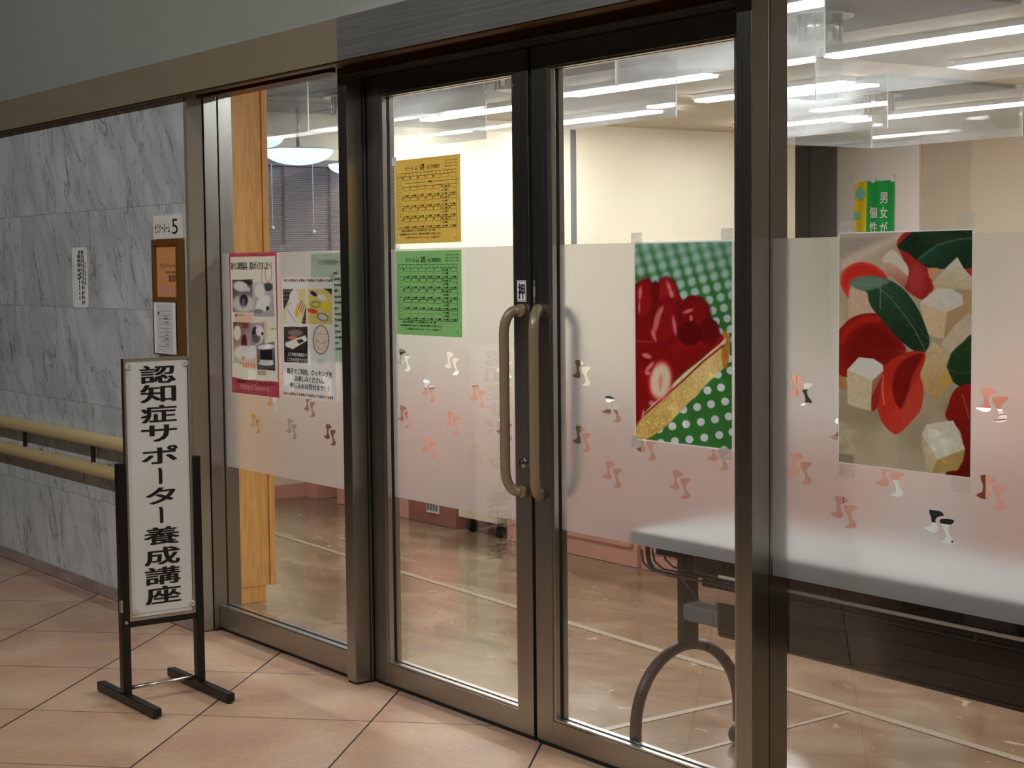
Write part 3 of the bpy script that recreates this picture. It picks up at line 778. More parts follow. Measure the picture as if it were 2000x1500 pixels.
for yy, z in ((2.384, 1.204), (2.602, 1.208), (2.388, .325), (2.608, .330)):
    b = B(); b.cyl((L_(yy), -.007, z), (L_(yy), -.0135, z), .0115, 'screw', 24); b.cyl((L_(yy), -.0135, z), (L_(yy), -.0165, z), .0085, 'screw', 24); b.cyl((L_(yy), -.0165, z), (L_(yy), -.0170, z), .003, 'alu', 12)
    sdone(b, 'screw_cap', bd)

# ------------------------------------------------------------------ printed posters: a picture painted as printed colour on the sheet
class Paint:
    """colours a sheet; shapes are given in the coordinates of the four traced corners TL TR BR BL"""
    def __init__(s, quad, nx, ny, bg, seed=1):
        s.nx, s.ny = nx, ny
        src = [(0, 0), (1, 0), (1, 1), (0, 1)]
        A = []; r = []
        for (u, v), (x, y) in zip(src, quad):
            A.append([u, v, 1, 0, 0, 0, -x*u, -x*v]); r.append(x)
            A.append([0, 0, 0, u, v, 1, -y*u, -y*v]); r.append(y)
        h = np.linalg.solve(np.array(A, float), np.array(r, float)); Hm = np.append(h, 1).reshape(3, 3)
        U, V = np.meshgrid(np.linspace(0, 1, nx), np.linspace(0, 1, ny))
        d = Hm[2, 0]*U+Hm[2, 1]*V+1
        s.X = (Hm[0, 0]*U+Hm[0, 1]*V+Hm[0, 2])/d; s.Y = (Hm[1, 0]*U+Hm[1, 1]*V+Hm[1, 2])/d
        s.U, s.V = U, V
        s.im = np.ones((ny, nx, 3))*np.array(bg, float); s.rng = np.random.default_rng(seed)
    def noise(s, cx, cy, ax=1.0):
        g = s.rng.standard_normal((cy+3, cx+3)); u = s.U*cx; v = s.V*cy
        i = u.astype(int); j = v.astype(int); fu = u-i; fv = v-j; fu = fu*fu*(3-2*fu); fv = fv*fv*(3-2*fv)
        return (g[j, i]*(1-fu)+g[j, i+1]*fu)*(1-fv)+(g[j+1, i]*(1-fu)+g[j+1, i+1]*fu)*fv
    def put(s, mask, col):
        c = np.array(col, float)
        if c.ndim == 1: c = c[None, None]
        s.im = s.im*(1-mask[..., None])+c*mask[..., None]
    def sd(s, P):
        P = np.array(P, float); ins = np.zeros(s.X.shape, bool); d2 = np.full(s.X.shape, 1e12)
        for k in range(len(P)):
            (x0, y0), (x1, y1) = P[k], P[(k+1) % len(P)]
            dx, dy = x1-x0, y1-y0; L2 = dx*dx+dy*dy+1e-9
            t = np.clip(((s.X-x0)*dx+(s.Y-y0)*dy)/L2, 0, 1)
            d2 = np.minimum(d2, (s.X-x0-t*dx)**2+(s.Y-y0-t*dy)**2)
            c = (y0 > s.Y) != (y1 > s.Y)
            if dy: ins ^= c & (s.X < (s.Y-y0)*dx/dy+x0)
        d = np.sqrt(d2); return np.where(ins, d, -d)
    def fill(s, P, col, soft=3, sm=True, a=1.0, grad=None, edge=None, tex=0, line=None):
        d = s.sd(smooth(P, 4) if sm else P); m = np.clip(d/soft+.5, 0, 1)*a
        c = np.ones(s.im.shape)*np.array(col, float)
        if grad:   # (colour2, x0, y0, x1, y1)
            c2, x0, y0, x1, y1 = grad; L2 = (x1-x0)**2+(y1-y0)**2
            t = np.clip(((s.X-x0)*(x1-x0)+(s.Y-y0)*(y1-y0))/L2, 0, 1)[..., None]
            c = c*(1-t)+np.array(c2, float)*t
        if edge:   # (colour, width)
            e = np.clip(1-d/edge[1], 0, 1)[..., None]*.8; c = c*(1-e)+np.array(edge[0], float)*e
        if tex: c = c+(s.noise(60, 90)*.6+s.noise(150, 220)*.4)[..., None]*tex
        s.put(m, c); return d
    def ell(s, x, y, rx, ry, col, ang=0, soft=.15, a=1.0):
        q = math.radians(ang); dx = s.X-x; dy = s.Y-y
        u = (dx*math.cos(q)+dy*math.sin(q))/rx; v = (-dx*math.sin(q)+dy*math.cos(q))/ry
        r = np.sqrt(u*u+v*v); s.put(np.clip((1-r)/soft+.5, 0, 1)*a, col)
    def line(s, P, wd, col, a=1.0, soft=2):
        P = np.array(P, float); d2 = np.full(s.X.shape, 1e12)
        for k in range(len(P)-1):
            (x0, y0), (x1, y1) = P[k], P[k+1]; dx, dy = x1-x0, y1-y0
            t = np.clip(((s.X-x0)*dx+(s.Y-y0)*dy)/(dx*dx+dy*dy+1e-9), 0, 1)
            d2 = np.minimum(d2, (s.X-x0-t*dx)**2+(s.Y-y0-t*dy)**2)
        s.put(np.clip((wd/2-np.sqrt(d2))/soft+.5, 0, 1)*a, col)
    def border(s, w):
        a = 1.0*s.ny/s.nx*.72; m = (np.minimum(s.U, 1-s.U) < w) | (np.minimum(s.V, 1-s.V) < w*.7); s.put(m.astype(float), (226, 230, 226))
    def sheet(s, name, xa, xb, za, zb, y, parent, bow=.0):
        V = [(xa+(xb-xa)*i/(s.nx-1), y-bow*math.sin(math.pi*j/(s.ny-1))*math.sin(math.pi*i/(s.nx-1)), zb-(zb-za)*j/(s.ny-1)) for j in range(s.ny) for i in range(s.nx)]
        Fc = [(j*s.nx+i, (j+1)*s.nx+i, (j+1)*s.nx+i+1, j*s.nx+i+1) for j in range(s.ny-1) for i in range(s.nx-1)]
        me = bpy.data.meshes.new(name); off = Vector(parent.location); 
        me.from_pydata([tuple(Vector(v)-off) for v in V], [], Fc)
        at = me.color_attributes.new('print', 'FLOAT_COLOR', 'POINT')
        c = np.clip(s.im*1.2+4, 0, 250)/255; c = np.where(c <= .04045, c/12.92, ((c+.055)/1.055)**2.4)
        at.data.foreach_set('color', np.concatenate([c, np.ones((s.ny, s.nx, 1))], 2).astype(np.float32).ravel())
        me.materials.append(MT['art']); o = bpy.data.objects.new(name, me); C.objects.link(o); o.parent = parent
        return o
def sheetback(parent, xa, xb, za, zb, y, m='paper', name='paper_sheet'):
    b = B(); b.box(xa, xb, y, y+.0006, za, zb, m); return b.done(name, parent)
def tapes(parent, pts, y, wx=.045, wz=.03):
    for x, z in pts:
        b = B(); b.box(x-wx/2, x+wx/2, y-.0006, y, z-wz/2, z+wz/2, 'tape'); b.done('tape', parent)

# --- strawberry tart
t = thing('tart_poster', 'poster of a strawberry tart on green dotted cloth, taped to the right door', 'poster', (-3.653, 3.2345, 1.023))
XA, XB, ZA, ZB = -3.866, -3.4415, 1.023, 1.611
p = Paint([(128, 103), (757, 93), (748, 1445), (128, 1362)], 230, 320, (46, 104, 44), 2)
up_ = np.clip((700-p.Y)/600, 0, 1)[..., None]
p.im = p.im*(1-up_*.55)+np.array((62, 122, 84))*up_*.55
for i in range(-9, 16):
    for j_ in range(-14, 14):
        x = 697-i*71-j_*20.5; y_ = 530+i*14.5-j_*68+max(0, i)*2
        if 60 < x < 800 and 60 < y_ < 760:
            bl = max(0, (620-y_)/520); p.ell(x, y_, 24+4*bl, 25+10*bl, (172, 196, 200), 0, .25+1.1*bl, .95-.25*bl)
for x, y_ in ((434,1175),(522,1160),(611,1143),(700,1127),(588,1055),(674,1038),(735,930),(725,855),(655,955),(364,1280),(452,1268),(545,1255),(635,1240),(722,1222),(290,1385),(380,1375),(472,1365),(566,1355),(661,1340),(745,1322),(690,1435),(280,1298)):
    p.ell(x, y_, 25, 25, (192, 200, 214), 0, .12)
p.fill([(128,1375),(125,1262),(165,1235),(290,1120),(440,975),(560,860),(680,750),(718,670),(730,740),(722,880),(640,960),(560,1040),(520,1090),(470,1130),(400,1205),(330,1275),(230,1345),(170,1368)], (186,156,84), 6, True, grad=((206,180,120), 300,1300,520,950), tex=13)
for k in range(60):
    a = p.rng.uniform(0, 1); x = 165+a*540; y_ = 1330-a*480+p.rng.uniform(-60, 60); p.ell(x, y_, 9, 6, (226, 204, 140), p.rng.uniform(0, 180), .6, .45)
p.fill([(690,680),(728,720),(722,880),(690,915),(680,800)], (168,112,48), 10, tex=10)
p.fill([(140,1250),(230,1150),(330,1050),(440,945),(560,850),(700,728),(690,770),(560,880),(440,990),(300,1110),(190,1215)], (226,198,160), 5, tex=4)
p.line([(150,1240),(300,1105),(440,985),(560,872),(690,770)], 12, (120,20,16), .9, 4)
p.fill([(120,430),(150,372),(205,340),(245,372),(262,358),(280,372),(322,336),(372,365),(412,440),(440,478),(470,452),(520,452),(575,488),(604,545),(610,596),(650,620),(655,672),(690,735),(560,842),(440,935),(330,1040),(270,1110),(200,1170),(160,1225),(140,1262),(118,1262)], (104,6,10), 5, grad=((140,12,14),150,400,600,800), tex=3)
for e in ((188,470,62,130,(128,14,16),5),(340,440,64,108,(140,20,22),-6),(262,420,26,62,(96,8,10),0),(325,620,82,150,(124,12,16),8),(515,575,92,112,(112,10,14),0),(600,680,62,74,(92,4,8),0),(480,690,70,70,(82,2,6),0)):
    p.ell(e[0], e[1], e[2]*1.05, e[3]*1.05, (62,0,6), e[5], .35, .8); p.ell(e[0], e[1], e[2], e[3], e[4], e[5], .4)
for e in ((165,430,13,44,4),(352,402,12,50,-18),(366,440,14,22,0),(270,610,18,84,14),(250,700,12,40,-20),(382,640,12,64,-8),(468,548,34,12,-20),(488,592,10,20,0),(300,540,10,30,20),(160,520,7,40,0)):
    p.ell(*e[:4], (206,118,132), e[4], .7, .75)
p.fill([(130,760),(400,800),(640,740),(560,842),(440,935),(330,1040),(200,1170),(140,1262),(120,1262),(120,780)], (112,6,8), 26, a=.75)
p.ell(292, 988, 78, 128, (186, 60, 60), 6, .35, .8); p.ell(292, 990, 62, 112, (226, 190, 166), 6, .35); p.ell(292, 1000, 13, 52, (206, 140, 112), 4, .6)
for e in ((205,830,30,16,20),(222,900,12,40,40),(180,1200,8,30,10),(235,1130,20,16,0),(210,940,16,12,0)): p.ell(*e[:4], (214,150,160), e[4], .7, .7)
p.line([(128,735),(280,745)], 2, (180,140,140), .7)
p.line([(425,970),(425,1420)], 2, (30,60,24), .5); p.line([(128,768),(750,772)], 2, (70,20,20), .35)
p.im += p.noise(110, 160)[..., None]*2.0
p.border(.009)
p.sheet('picture', XA, XB, ZA, ZB, 3.2347, t)
tapes(t, [(XA+.012, ZB+.012), (XB-.022, ZB+.016), (XA+.01, ZA-.006), (XB-.03, ZA-.008)], 3.2345, .05, .032)

# --- tomato and cheese
t = thing('tomato_poster', 'large poster of tomatoes, white cheese cubes and basil on the right window', 'poster', (-2.80, 3.1915, 1.035))
XA, XB, ZA, ZB = -3.007, -2.583, 1.033, 1.620
p = Paint([(82, 78), (840, 37), (847, 1450), (97, 1376)], 250, 350, (172, 160, 134), 5)
p.im += (p.noise(5, 7)*8+p.noise(12, 18)*5)[..., None]
p.fill([(60,60),(430,50),(400,120),(250,200),(160,330),(60,380)], (158,146,132), 60)
p.fill([(100,230),(250,150),(420,80),(420,110),(270,200),(120,290)], (204,190,170), 40, a=.8)
p.fill([(90,960),(300,1000),(340,1180),(200,1300),(90,1330)], (140,124,100), 80, a=.5); p.fill([(90,1150),(500,1280),(600,1440),(90,1400)], (172,162,138), 60, a=.6)
R_ = lambda *P: P
p.fill([(410,130),(450,70),(520,60),(560,200),(620,370),(575,440),(520,430),(450,370),(470,290),(440,200)], (152,34,34), 8, tex=6)
p.ell(520, 330, 50, 80, (176,70,66), 0, .8, .6); p.fill([(780,150),(840,150),(840,290),(800,280)], (160,50,48), 14)
p.fill([(415,150),(450,105),(510,55),(640,30),(850,25),(850,240),(720,265),(600,265),(530,225),(470,180)], (22,44,26), 5, tex=5)
p.ell(680, 110, 110, 40, (44,66,34), 10, .9, .7)
p.fill([(528,222),(580,165),(660,120),(760,95),(850,86),(850,215),(740,235),(640,262)], (34,72,50), 4, grad=((22,46,30),600,130,720,260))
p.line([(528,222),(640,132),(760,97),(845,88)], 7, (78,110,90), .8, 4)
p.fill([(330,230),(345,195),(390,168),(430,205),(470,255),(480,300),(455,375),(400,330),(345,295)], (196,178,160), 6, grad=((172,100,88),400,220,410,370), tex=4)
p.fill([(335,235),(345,195),(390,168),(440,215),(475,262),(470,310),(400,250)], (206,196,182), 6)
d = p.fill([(95,350),(115,285),(170,248),(230,240),(300,262),(360,320),(330,345),(250,330),(170,345),(150,400),(148,450),(110,400)], (186,40,30), 6, edge=((206,80,60),26))
p.fill([(150,400),(200,388),(290,395),(325,540),(240,560),(150,580)], (198,172,146), 16, tex=5)
p.fill([(590,270),(650,265),(640,300),(605,330)], (196,150,112), 8)
p.fill([(85,660),(120,595),(175,550),(245,530),(320,535),(390,600),(450,690),(470,740),(420,800),(330,860),(200,885),(85,870)], (122,14,8), 6, grad=((150,22,12),150,560,250,860))
p.line([(95,690),(150,610),(230,565),(310,560)], 44, (176,36,20), .7, 30); p.fill([(140,720),(210,625),(330,600),(440,720),(300,840),(150,850)], (104,8,6), 50, a=.7)
p.fill([(88,880),(130,900),(140,960),(90,950)], (170,110,50), 14, a=.7)
p.fill([(148,362),(175,338),(240,320),(310,320),(400,352),(470,405),(530,490),(575,580),(600,660),(598,710),(575,742),(520,735),(470,705),(400,640),(330,560),(280,505),(255,455),(245,410),(195,392)], (42,76,52), 4, grad=((26,52,34),300,360,420,640), tex=5)
p.fill([(148,362),(200,325),(300,320),(370,345),(330,372),(250,400),(190,392)], (104,132,118), 14, a=.9)
p.line([(165,362),(300,372),(380,440),(450,520),(520,620),(580,735)], 7, (120,146,122), .55, 5)
for k in range(7):
    x = 300+k*42; y_ = 385+k*52; p.line([(x, y_), (x+62, y_-6), (x+92, y_+32)], 4, (86,116,94), .5, 4); p.line([(x, y_), (x-10, y_+50), (x+14, y_+86)], 4, (18,40,26), .5, 5)
p.line([(322,350),(322,500)], 5, (150,168,140), .6, 4)
p.fill([(610,350),(680,270),(752,198),(795,270),(836,310),(832,385),(760,378),(700,386),(640,382)], (206,200,178), 5, False, tex=5, grad=((188,172,136),740,240,700,390))
p.fill([(780,385),(840,385),(840,520),(800,530),(785,440)], (176,146,108), 8, False)
p.fill([(545,462),(600,410),(640,376),(720,380),(782,415),(792,470),(700,512),(560,490)], (206,202,190), 5, False, tex=4)
p.fill([(545,468),(700,510),(688,600),(683,662),(630,655),(595,640),(565,560)], (206,186,150), 5, False, tex=5)
p.fill([(700,510),(792,466),(805,525),(745,600),(683,662)], (172,146,106), 5, False, tex=4)
p.fill([(665,695),(740,590),(820,512),(842,540),(842,665),(770,690),(720,752)], (196,182,158), 5, False, tex=5)
p.fill([(850,650),(780,690),(720,750),(690,810),(695,860),(730,900),(790,940),(850,970)], (34,62,28), 5, tex=5, grad=((20,44,22),740,740,830,930))
p.line([(700,830),(770,855),(845,850)], 5, (88,110,70), .6, 4)
p.fill([(515,872),(545,800),(580,740),(620,678),(672,715),(722,752),(700,820),(735,902),(690,960),(650,1015),(600,985),(565,940)], (198,180,140), 5, False, tex=5, grad=((180,150,96),600,720,640,1000))
p.fill([(655,880),(720,870),(735,905),(690,950)], (196,160,50), 20, a=.4)
p.fill([(700,1110),(712,1040),(735,970),(780,930),(850,960),(850,1445),(780,1440),(700,1430),(790,1300),(780,1180)], (138,20,12), 6, grad=((96,8,6),740,960,820,1430)); p.line([(790,975),(812,1040),(830,1110)], 8, (200,110,90), .6, 8)
p.fill([(450,755),(520,735),(578,748),(575,800),(552,870),(572,950),(560,1060),(510,1130),(440,1202),(395,1198),(335,1130),(310,1020),(322,900),(370,805)], (172,38,24), 5, grad=((192,56,40),330,900,480,1180))
p.fill([(400,900),(430,820),(500,765),(565,752),(548,800),(510,870),(490,960),(455,1060),(420,1040),(398,970)], (118,12,8), 10); p.fill([(455,1060),(500,950),(545,900),(568,960),(548,1080),(470,1150)], (190,66,48), 16, a=.7)
p.line([(345,880),(340,960),(352,1040)], 7, (226,150,130), .6, 7); p.fill([(280,930),(325,890),(320,1040),(282,1075)], (150,34,24), 8)
p.fill([(140,852),(205,778),(290,785),(342,818),(345,850),(285,912)], (214,212,202), 5, False, tex=3)
p.fill([(140,852),(285,910),(280,1000),(276,1078),(200,1062),(146,1042)], (202,190,156), 5, False, tex=5); p.fill([(285,910),(345,850),(335,880),(280,1000)], (160,110,76), 6, False)
p.fill([(565,1205),(590,1150),(660,1136),(742,1124),(780,1200),(812,1288),(730,1312),(655,1350)], (206,206,188), 6, False, tex=6)
p.fill([(565,1210),(655,1350),(640,1390),(622,1424),(592,1392),(575,1300)], (194,182,146), 6, False, tex=5)
p.fill([(655,1350),(812,1286),(800,1350),(770,1405),(622,1426)], (172,144,84), 6, False, tex=6)
p.fill([(97,1325),(185,1332),(185,1382),(97,1376)], (104,94,76), 2, False, a=.5)
p.line([(450,760),(452,1420)], 2, (90,80,60), .5); p.line([(90,735),(845,748)], 2, (120,100,80), .5)
p.im = p.im*.93+p.noise(120, 170)[..., None]*2.0
p.border(.005)
p.sheet('picture', XA, XB, ZA, ZB, 3.1920, t)
tapes(t, [(XA+.03, ZB+.012), (XB-.02, ZB+.022), (XA+.03, ZA-.018), (XB-.03, ZA-.018)], 3.1917, .055, .034)

# --- calendars
def calendar(name, label, paper, cx, z0, z1, x0, x1, month, days, z0t):
    t = thing(name, label, 'notice', ((x0+x1)/2, 3.2345, z0)); W = x1-x0; Hh = z1-z0
    b = B(); b.box(x0, x1, 3.2342, 3.2349, z0, z1, paper); b.done('paper_sheet', t)
    b = B(); y = 3.2336
    X = lambda u: x0+u*W
    Z = lambda v: z1-v*Hh*(.297/Hh)   # v in units of the sheet
    b.text('セミナールーム5', X(.265), Z(.112), .015, y, 'ink', .084, .02); b.text(month, X(.435), Z(.105), .021, y, 'ink', .028, .03); b.text('のご利用案内', X(.605), Z(.112), .015, y, 'ink', .080, .02)
    for k, s in enumerate(('午前 9:00～12:00', '午後 13:00～17:00', '夜間 18:00～21:00')): b.text(s, X(.865), Z(.055+.034*k), .006, y, 'ink', .078, .012)
    xs = [.045, .115]+[.115+.118*k for k in range(1, 8)]
    top, hd = .165, .205; rows = [hd+.1245*k for k in range(6)]
    th = .0014
    def hl(v, u0, u1, h=th): b.rect(X(u0), X(u1), Z(v)-h/2, Z(v)+h/2, y, 'ink')
    def vl(u, v0, v1, h=th): b.rect(X(u)-h/2, X(u)+h/2, Z(v1), Z(v0), y-.0001, 'ink')
    hl(top, xs[0], xs[-1]); hl(hd, xs[0], xs[-1])
    for v in rows[1:]: hl(v, xs[1], xs[-1], th*1.0)
    vl(xs[0], top, rows[-1]); vl(xs[-1], top, rows[-1]); hl(rows[-1], xs[0], xs[-1])
    for u in xs[1:-1]:
        vl(u, top, hd); vl(u, hd, rows[-1], th*.5)
    for k, s in enumerate('月火水木金土日'): b.text(s, X((xs[k+1]+xs[k+2])/2), Z(.186), .007, y, 'ink', None, .02)
    for r in range(5):
        for k, s in enumerate(('午前', '午後', '夜間')): b.text(s, X(.08), Z(rows[r]+.022+.04*k), .0048, y, 'ink', .012)
        for c in range(7):
            dd = days[r][c]
            if dd: b.text(str(dd), X(xs[c+1]+.018), Z(rows[r]+.020), .0095, y, 'ink', .0055*len(str(dd)), .02)
            hl(rows[r]+.0425, xs[c+1]+.035, xs[c+2], th*.6)
            if r > 0 or month[0] == '2':
                b.text('9-12時', X(xs[c+1]+.066), Z(rows[r]+.104), .0078, y, 'ink', .034, .03)
            if c == 5 and (r > 0 or month[0] == '2'):
                for q in (.025, .065): b.text('13-17時', X(xs[c+1]+.066), Z(rows[r]+q), .0078, y, 'ink', .034, .03)
    if month[0] == '1':
        hl(rows[1]-.045, .17, .50, .0014); hl(rows[1]-.045, .60, .97, .0014); b.text('休館', X(.55), Z(rows[1]-.046), .008, y, 'ink', .026, .03)
    vb = rows[-1]+.022
    b.text('休館日は毎週水曜日です。利用時間は午前・午後・夜間', X(.36), Z(vb), .0075, y, 'ink', .22, .02)
    b.text('★利用時間は9時から21時です。清掃を含む時間内でご利用ください', X(.385), Z(vb+.042), .0075, y, 'ink', .27, .02)
    b.text('お問合せはセミナールーム係まで', X(.43), Z(vb+.084), .0075, y, 'ink', .22, .02); b.text('受付', X(.93), Z(vb+.10), .005, y, 'ink', None)
    b.done('printing', t)
    return t
jan = [[28, 29, 30, 31, 1, 2, 3], [4, 5, 6, 7, 8, 9, 10], [11, 12, 13, 14, 15, 16, 17], [18, 19, 20, 21, 22, 23, 24], [25, 26, 27, 28, 29, 30, 31]]
feb = [[1, 2, 3, 4, 5, 6, 7], [8, 9, 10, 11, 12, 13, 14], [15, 16, 17, 18, 19, 20, 21], [22, 23, 24, 25, 26, 27, 28], ['']*7]
cy = calendar('calendar_sheet', 'yellow monthly calendar sheet taped high on the left door', 'yellowpaper', 0, 1.628, 1.926, -5.2, -4.7795, '1月', jan, 0)
cg = calendar('calendar_sheet', 'green monthly calendar sheet on the left door, under the yellow one', 'greenpaper', 0, 1.303, 1.602, -5.202, -4.7805, '2月', feb, 0)
b = B(); b.box(-5.216, -5.186, 3.2333, 3.2338, 1.908, 1.938, 'paper'); b.done('tape', cy)

# --- red kitchen tools poster
t = thing('kitchen_tools_poster', 'red bordered poster with grey photos of kitchen tools on the left window', 'poster', (-6.243, 3.1915, 1.02))
XA, XB, ZA, ZB = -6.453, -6.032, 1.027, 1.611
p = Paint([(92, 150), (475, 132), (508, 1312), (128, 1283)], 180, 250, (150, 62, 72), 9)
p.im += (p.noise(18, 26)*5)[..., None]
p.fill([(104,182),(465,166),(497,1184),(440,1180),(360,1182),(300,1176),(230,1178),(128,1158)], (222,212,190), 4, False)
p.fill([(150,640),(210,600),(285,645),(300,720),(400,690),(410,800),(400,860),(330,1080),(200,1060),(130,950)], (190,110,100), 14, a=.35)
def photo(P, c0, c1, blobs):
    p.fill(P, c0, 2, False, grad=(c1, P[0][0], P[0][1], P[2][0], P[2][1]))
    for e in blobs: p.ell(e[0], e[1], e[2], e[3], e[4], e[5] if len(e) > 5 else 0, .3, .95)
photo([(122,368),(285,360),(290,628),(128,632)], (70,68,70), (140,138,138), [(230,390,50,24,(40,40,42)),(190,420,60,42,(206,204,202),10),(235,440,34,20,(190,188,186),20),(215,560,90,70,(190,188,186)),(214,530,38,60,(120,118,120)),(216,530,30,46,(32,30,34)),(214,548,12,34,(110,106,108))])
photo([(285,385),(448,380),(465,660),(295,662)], (176,174,178), (150,148,150), [(410,420,38,34,(60,60,62)),(345,450,42,62,(208,208,206)),(370,560,46,80,(222,220,220),30),(408,592,12,16,(24,24,26)),(335,620,40,20,(120,118,122))])
photo([(132,712),(262,712),(320,905),(322,1035),(140,1035)], (90,66,60), (190,182,172), [(165,800,30,60,(214,208,198)),(222,880,24,70,(84,18,20)),(230,740,28,24,(120,60,40)),(220,960,80,60,(206,202,196)),(215,1005,14,18,(170,150,110)),(290,950,30,50,(220,220,220))])
photo([(265,712),(382,712),(388,895),(272,892)], (150,148,152), (120,118,122), [(330,810,52,80,(200,198,198)),(308,800,26,56,(40,40,42)),(318,840,34,40,(90,88,92)),(345,780,30,40,(220,218,218)),(368,800,10,14,(40,40,42))])
photo([(322,900),(465,858),(475,1096),(330,1092)], (120,118,122), (60,58,60), [(400,905,70,20,(214,214,214),-8),(400,1040,62,16,(200,200,204))]); p.fill([(350,935),(448,925),(450,1012),(356,1008)], (26,24,28), 2, False); p.fill([(350,1012),(455,1012),(455,1040),(352,1040)], (188,186,190), 2, False)
for k in range(5): p.line([(215+k*22,1040),(225+k*20,1075)], 8, (196,90,70), .8, 4)
p.line([(358,260),(358,380)], 4, (180,60,60), .8); 
for k in range(24):
    a = k/23*2*math.pi; p.line([(413+27*math.cos(a), 305+70*math.sin(a)), (413+27*math.cos(a+.28), 305+70*math.sin(a+.28))], 5, (170,70,70), .9)
p.fill([(330,1098),(400,1098),(400,1135),(332,1135)], (150,150,142), 2, False)
p.sheet('picture', XA, XB, ZA, ZB, 3.1920, t)
b = B(); y = 3.1914
b.text('新たに調理器具、道具が入りました！！', (XA+XB)/2-.012, 1.557, .032, y, 'ink', .36, .022)
b.text('電動ミキサー', XA+.085, 1.352, .012, y, 'ink', .09, .01); b.text('コーヒーメーカー', XA+.06, 1.155, .010, y, 'ink', .09, .01); b.text('お菓子作り', XB-.035, 1.302, .010, y, 'ink', .05, .01)
b.text('料理に調理だけでなく、楽しいケーキ作り', (XA+XB)/2+.005, 1.078, .014, y, 'ink', .34, .02)
b.text('Happy Sweets', (XA+XB)/2-.005, 1.055, .030, y, mat('pale_pink_ink', (222, 180, 176), .6), .26, .01)
b.done('lettering', t)

# --- parent and child cooking poster
t = thing('cooking_poster', 'pale blue cooking class poster with knife photos, beside the red bordered poster', 'poster', (-5.78, 3.1915, 1.03))
XA, XB, ZA, ZB = -5.993, -5.576, 1.036, 1.509
p = Paint([(522, 330), (945, 336), (968, 1345), (552, 1310)], 180, 210, (226, 235, 238), 12)
for (y0, y1) in ((355, 362), (1285, 1312)):
    for k in range(26):
        x = 548+k*15.2+(0 if y0 < 600 else 10); cc = [(60,60,50),(170,70,30),(190,120,40),(60,90,60),(40,40,60)][k % 5]
        p.ell(x, y0+(y1-y0)*k/26, 5, 14, cc, (k*37) % 60-30, .4)
photo([(533,428),(722,428),(726,713),(541,713)], (196,180,130), (210,196,150), [])
p.fill([(533,428),(620,428),(545,600),(541,560)], (60,50,44), 4, False); p.fill([(690,713),(726,560),(726,713)], (50,40,36), 4, False)
for k in range(9):
    p.ell(545+(k % 3)*22, 445+(k//3)*34, 5, 8, (170,150,120), 0, .5, .8); p.ell(696+(k % 3)*12, 640+(k//3)*26, 4, 7, (180,160,130), 0, .5, .7)
p.fill([(600,450),(650,450),(668,620),(640,705),(560,700),(580,560)], (206,214,220), 6); p.fill([(640,590),(664,540),(668,640),(640,660)], (220,160,60), 4)
for k in range(3): p.line([(662+k*14,600+k*14),(690+k*10,520+k*18)], 6, (90,70,50), .9, 3)
p.line([(575,600),(640,700)], 8, (120,130,150), .7, 4); p.line([(565,570),(600,540)], 8, (120,130,150), .7, 4)
photo([(735,428),(928,428),(934,720),(738,715)], (206,184,116), (196,170,100), [(785,468,32,16,(30,40,110),35),(850,498,38,20,(216,218,220),25),(802,555,40,26,(70,110,120)),(802,556,32,18,(214,190,70)),(880,568,44,22,(226,190,30),10),(775,610,42,18,(200,60,44),15),(858,660,48,32,(90,90,90),20),(858,660,38,24,(196,186,180),20)])
p.fill([(860,428),(928,428),(930,480),(900,450)], (60,50,44), 4, False)
photo([(545,740),(738,740),(742,1035),(552,1030)], (74,60,56), (30,24,24), [(640,790,60,26,(120,112,108)),(620,830,40,14,(190,120,80))]); p.fill([(560,870),(720,810),(738,850),(620,925),(560,900)], (224,224,222), 3, False); p.fill([(650,850),(690,838),(712,858),(668,880)], (50,48,50), 3, False)
p.ell(845, 845, 66, 120, (110,76,76), 0, .05); p.ell(845, 845, 58, 112, (216,190,178), 0, .05); p.line([(800,798),(892,798)], 4, (120,90,90), .8); 
for k in range(14):
    a = math.pi*k/13; p.line([(845+36*math.cos(a), 850+72*math.sin(a)), (845+36*math.cos(a+.24), 850+72*math.sin(a+.24))], 4, (140,110,110), .7)
p.line([(812,850),(850,880),(885,850)], 4, (120,90,90), .7); p.ell(848, 1018, 46, 26, (150,156,160), 0, 1.0, .6)
p.sheet('picture', XA, XB, ZA, ZB, 3.1920, t)
b = B(); y = 3.1914
for s, z, wd in (('親子でご利用、クッキングを', 1.140, .36), ('お楽しみください。', 1.112, .23), ('申し込みは受付まで！！', 1.084, .31)): b.text(s, (XA+XB)/2+.003, z, .0225, y, 'greenink', wd, .03)
b.text('上下昇降式調理台で', XA+.118, 1.206, .015, y, 'paper', .155, .025); b.text('こどもも利用できます', XA+.118, 1.186, .015, y, 'paper', .17, .025)
b.done('lettering', t)
tapes(t, [(XB-.01, ZB+.0), ], 3.1912, .03, .02)
# sheet taped on the room side, seen through the film
t = thing('green_list_sheet', 'pale green list sheet behind the frosted film, at the window post', 'notice', (-5.64, 3.206, 1.18))
b = B(); b.box(-5.772, -5.435, 3.2052, 3.2058, 1.19, 1.602, 'greysheet'); b.done('paper_sheet', t)
b = B(); y = 3.2048; b.text('ご利用案内一覧', -5.62, 1.566, .02, y, 'inkdim', .22, .02)
for k in range(14):
    b.rect(-5.60, -5.60+.03+.02*((k*7) % 3), 1.52-.022*k, 1.528-.022*k, y, 'inkdim'); b.rect(-5.53, -5.50, 1.52-.022*k, 1.524-.022*k, y, 'inkdim')
b.done('printing', t)
